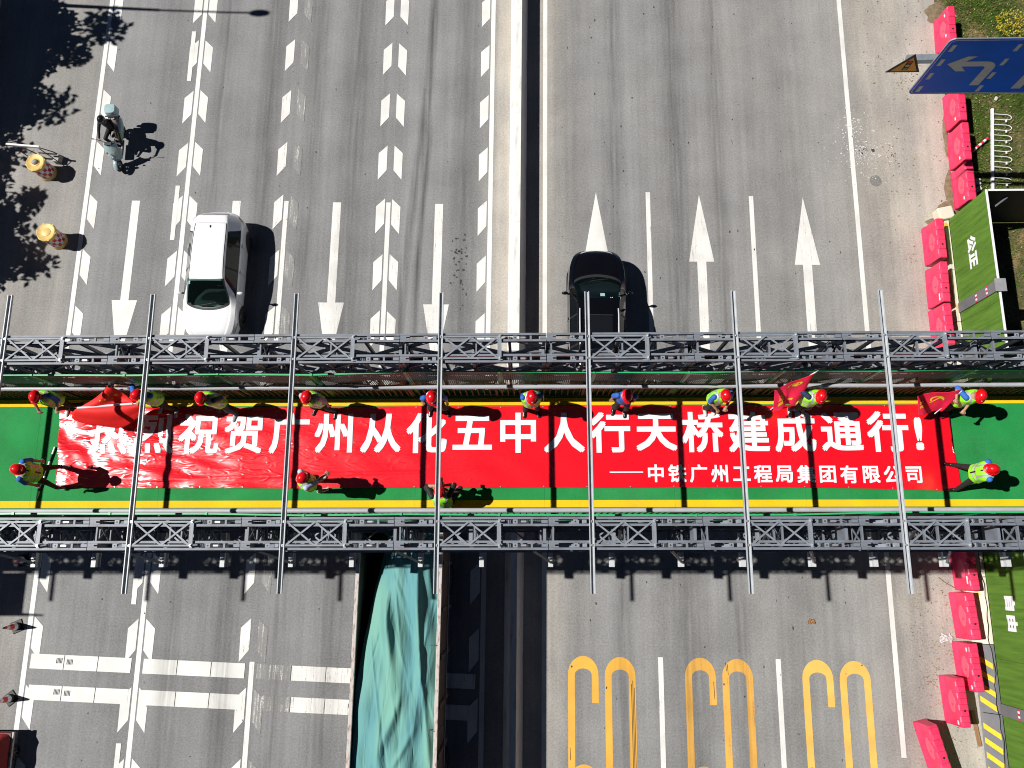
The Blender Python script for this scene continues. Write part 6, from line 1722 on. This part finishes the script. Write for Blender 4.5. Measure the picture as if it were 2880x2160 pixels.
for sd in (-1, 1):
    gm = MB(); gm.tube([(sd * .26, -.30, 1.05), (sd * .32, -.33, 1.16), (sd * .38, -.34, 1.22)], .007, 6); gm.ell((sd * .42, -.34, 1.24), .055, .012, .035, 12, 8); gm.build('mirror', SCD, mo, smooth=True)
MB().box(-.13, .13, -.47, -.36, 1.0, 1.07).build('dash_panel', SCD, mo, bevel=.02)
MB().bar((.12, .20, .30), (.16, .52, .24), .05, .05).build('exhaust', STEEL_D, mo)
MB().box(.150, .158, .02, .20, .50, .60).build('side_plate', MAT('yellow tag', (.55, .60, .02), .5), mo)
rider = build_person('person', (-14.05, 14.62, 0), .02, 'rider in black clothes and black helmet sitting on the aqua scooter', ((-.31, -.50, 1.075), (.30, -.50, 1.075)), ((-.12, -.40, .345), (.13, -.36, .345)), pelvis=(0, .02, .90), lean=(-.02, -.14), nod=.25, head_turn=-.1, shirt=SH_K, trousers=TR_K, shoes=SHOE_G, vest=False, sleeve=1.0, grip=(.9, .9), helmet=HELMK, full_helmet=True, knee_hint=((-.5, -1, .4), (.5, -1, .4)), elbow_hint=((-1, .3, -.6), (1, .3, -.6)), foot_dir=((-.1, -1), (.1, -1)), scale=1.0)

# ================================================================== STREET FURNITURE
# crash barrels
BY = MAT('yellow barrel plastic', (.74, .50, .13), .5, 0, .15, 4, col2=(.52, .36, .14), thr=(.45, .68))
BR_ = MAT('barrel red tape', (.50, .010, .030), .4); BW_ = MAT('barrel white tape', (.66, .66, .66), .4)
def barrel(x, y, rz, label, top):
    t = empty('crash_barrel', (x, y, 0), rz); tag(t, label, 'barrel', 'chequered crash barrels on the left shoulder')
    MB().lathe([(0, 0), (.30, 0), (.31, .02), (.30, .10), (.285, .16), (.280, .17), (.280, .63), (.285, .64), (.30, .66), (.32, .70), (.325, .76), (.315, .80), (.29, .815), (.25, .80), (.0, .80)], 32).build('shell', BY, t, smooth=40)
    n = 16
    for j in range(3):
        z0 = .16 + j * .16
        for k in range(n):
            a0 = 2 * math.pi * k / n; a1 = 2 * math.pi * (k + 1) / n; mb = MB()
            am = (a0 + a1) / 2
            mb.add([(.286 * math.cos(a), .286 * math.sin(a), z) for z in (z0, z0 + .16) for a in (a0, am, a1)], [(0, 1, 4, 3), (1, 2, 5, 4)]); mb.build('tape_square', BR_ if (j + k) % 2 else BW_, t)
    MB().lathe([(.15, .802), (.15, .812), (.14, .816), (0, .818)], 24).build('filler_lid', BY, t, smooth=40)
    for k in range(6):
        a = 2 * math.pi * k / 6; MB().box(.285, .33, -.03, .03, .70, .805, 0, Matrix.Rotation(a, 4, 'Z')).build('rim_lug', BY, t)
    if top:
        MB().ell((.0, .0, .83), .12, .10, .07, 10, 7).build('sand_heap', MAT('grey rubble', (.36, .34, .30), .95, 0, .5, 14, bump=1.0, bscale=20), t)
    return t
barrel(-16.60, 13.40, .3, 'yellow crash barrel with rubble on its lid next to the white stand', True)
barrel(-15.92, 10.87, .9, 'yellow crash barrel with a plain closed lid by the edge line', False)

# traffic cones
CO = MAT('cone red', (.75, .012, .015), .5); 
def cone(x, y, label, rz=0):
    t = empty('traffic_cone', (x, y, 0), rz); tag(t, label, 'cone', 'red and white traffic cones along the left shoulder')
    MB().box(-.18, .18, -.18, .18, 0, .03).build('base', BLACK, t, bevel=.02)
    r = lambda z: .125 - .098 * (z - .03) / .67
    for a, b, m in ((.03, .14, BLACK), (.14, .28, REFL), (.28, .46, CO), (.46, .58, REFL), (.58, .66, CO), (.66, .70, BLACK)):
        MB().cyl((0, 0, a), (0, 0, b), r(a), r(b), 20, 0, False).build('cone_band', m, t, smooth=True)
    MB().tube([(-.03, 0, .69), (-.03, 0, .73), (.03, 0, .73), (.03, 0, .69)], .006, 6).build('handle', BLACK, t)
    return t
cone(-15.70, -1.78, 'red and white traffic cone on the left shoulder, middle of three', .4); cone(-15.63, -3.87, 'red and white traffic cone nearest the red covered cart', .7)
cone(-15.76, .22, 'red and white traffic cone in the footbridge shadow', .2)
cone(17.2, 10.0, 'red and white traffic cone lying in the fenced enclosure behind the hoarding', 0).rotation_euler = (1.35, 0, 1.2)
bpy.data.objects['traffic_cone.003'].location.z = .14

# fallen white stand beside the barrel
sd_ = empty('folding_stand', (-16.9, 13.95, 0), -.10); tag(sd_, 'white folding barricade stand next to the barrel with rubble', 'stand')
MB().box(-.70, .45, -.03, .03, .85, .95).build('cross_bar', WHITE_P, sd_); MB().box(.15, .85, -.02, .02, .42, .47).build('cross_bar', WHITE_P, sd_)
for x0 in (-.55, .35):
    MB().bar((x0, 0, .9), (x0 + .55, -.22, .0), .028, .028).build('leg', STEEL_D, sd_); MB().bar((x0, 0, .9), (x0 - .02, .30, .0), .028, .028).build('leg', STEEL_D, sd_)
MB().box(.55, .75, -.16, .12, 0, .25).build('weight_block', CONC, sd_, bevel=.02)

# street lamp beyond the left edge (its shadow crosses the lanes)
lp = empty('street_lamp', (-21.0, 20.35, 0)); tag(lp, 'street lamp on the left pavement whose shadow crosses the top left lanes', 'lamp post')
MB().cyl((0, 0, 0), (0, 0, 9.6), .10, .06, 12).build('post', STEEL_L, lp, smooth=40)
MB().tube([(0, 0, 9.55), (.6, -.03, 9.85), (2.0, -.10, 10.02), (3.0, -.13, 10.05)], .04, 8).build('arm', STEEL_L, lp, smooth=40)
MB().ell((3.35, -.15, 10.03), .40, .15, .07, 14, 8).build('lantern', STEEL_L, lp, smooth=True)

# blue pennant poking in at the left edge
pn = empty('blue_pennant', (-17.9, 11.35, 0)); tag(pn, 'small blue and white pennant at the left edge between the barrels', 'pennant')
MB().tube([(-1.2, .1, .9), (-.4, .0, .62), (.35, -.02, .5)], .012, 6).build('stick', STEEL_D, pn)
MB().grid(lambda u, v: (-1.1 + .85 * u + .15 * v, .30 * (1 - u * .55) * (v - .3), .95 - .3 * u + .03 * math.sin(7 * u + 4 * v)), 12, 8).build('cloth', MAT('blue pennant cloth', (.08, .25, .75), .6, 0, .3, 3, col2=(.7, .75, .8), thr=(.5, .55)), pn, smooth=True)

# ================================================================== TREES (left pavement, casting shade on the shoulder)
LEAF = MAT('dark leaves', (.045, .085, .020), .6, 0, .4, 2)
BARK = MAT('bark', (.10, .075, .055), .9, 0, .3, 5, bump=.6)
def tree(x, y, h, r, n, label, seed):
    rr = random.Random(seed); t = empty('street_tree', (x, y, 0)); tag(t, label, 'tree', 'trees on the left pavement')
    tk = MB(); tk.tube([(0, 0, 0), (.05, .04, h * .25), (-.03, .0, h * .5), (.04, -.05, h * .8)], 1, 10, 0, [.16, .13, .10, .05])
    tips = []
    for k in range(15):
        a = k * 2.4; z0 = h * (.32 + .035 * k); ln = r * rr.uniform(.55, .95)
        p1 = Vector((ln * .5 * math.cos(a), ln * .5 * math.sin(a), z0 + .25)); p2 = Vector((ln * math.cos(a), ln * math.sin(a), z0 + .55))
        tk.tube([(0, 0, z0), p1, p2], 1, 6, 0, [.05, .035, .015]); tips += [p1, p2]
    tk.build('trunk', BARK, t, smooth=True)
    cr_ = MB(); clumps = []
    for k in range(95):
        b = rr.choice(tips); clumps.append((b + Vector((rr.gauss(0, r * .20), rr.gauss(0, r * .20), rr.gauss(.15, h * .09))), rr.uniform(.35, .80)))
    for k in range(n):
        c, q = rr.choice(clumps); d = Vector((rr.gauss(0, 1), rr.gauss(0, 1), rr.gauss(0, .8))).normalized()
        p = c + d * q * rr.random() ** .4; a = Vector((rr.gauss(0, 1), rr.gauss(0, 1), rr.gauss(-.2, .6))).normalized(); s_ = a.orthogonal().normalized()
        l_, w_ = rr.uniform(.20, .34), rr.uniform(.06, .10)
        cr_.add([p, p + a * l_ * .5 - s_ * w_, p + a * l_, p + a * l_ * .5 + s_ * w_], [(0, 1, 2, 3)])
    cr_.build('crown', LEAF, t)
tree(-23.2, 19.2, 7.0, 2.3, 24000, 'leafy tree on the left pavement shading the upper left corner', 1)
tree(-24.2, 16.9, 6.6, 2.0, 16000, 'leafy tree on the left pavement shading the shoulder above the scooter', 2)
tree(-23.7, 13.3, 6.4, 2.0, 16000, 'leafy tree on the left pavement shading the ground by the upper barrel', 3)
tree(-23.3, 10.9, 6.2, 1.9, 14000, 'leafy tree on the left pavement shading the ground by the lower barrel', 4)
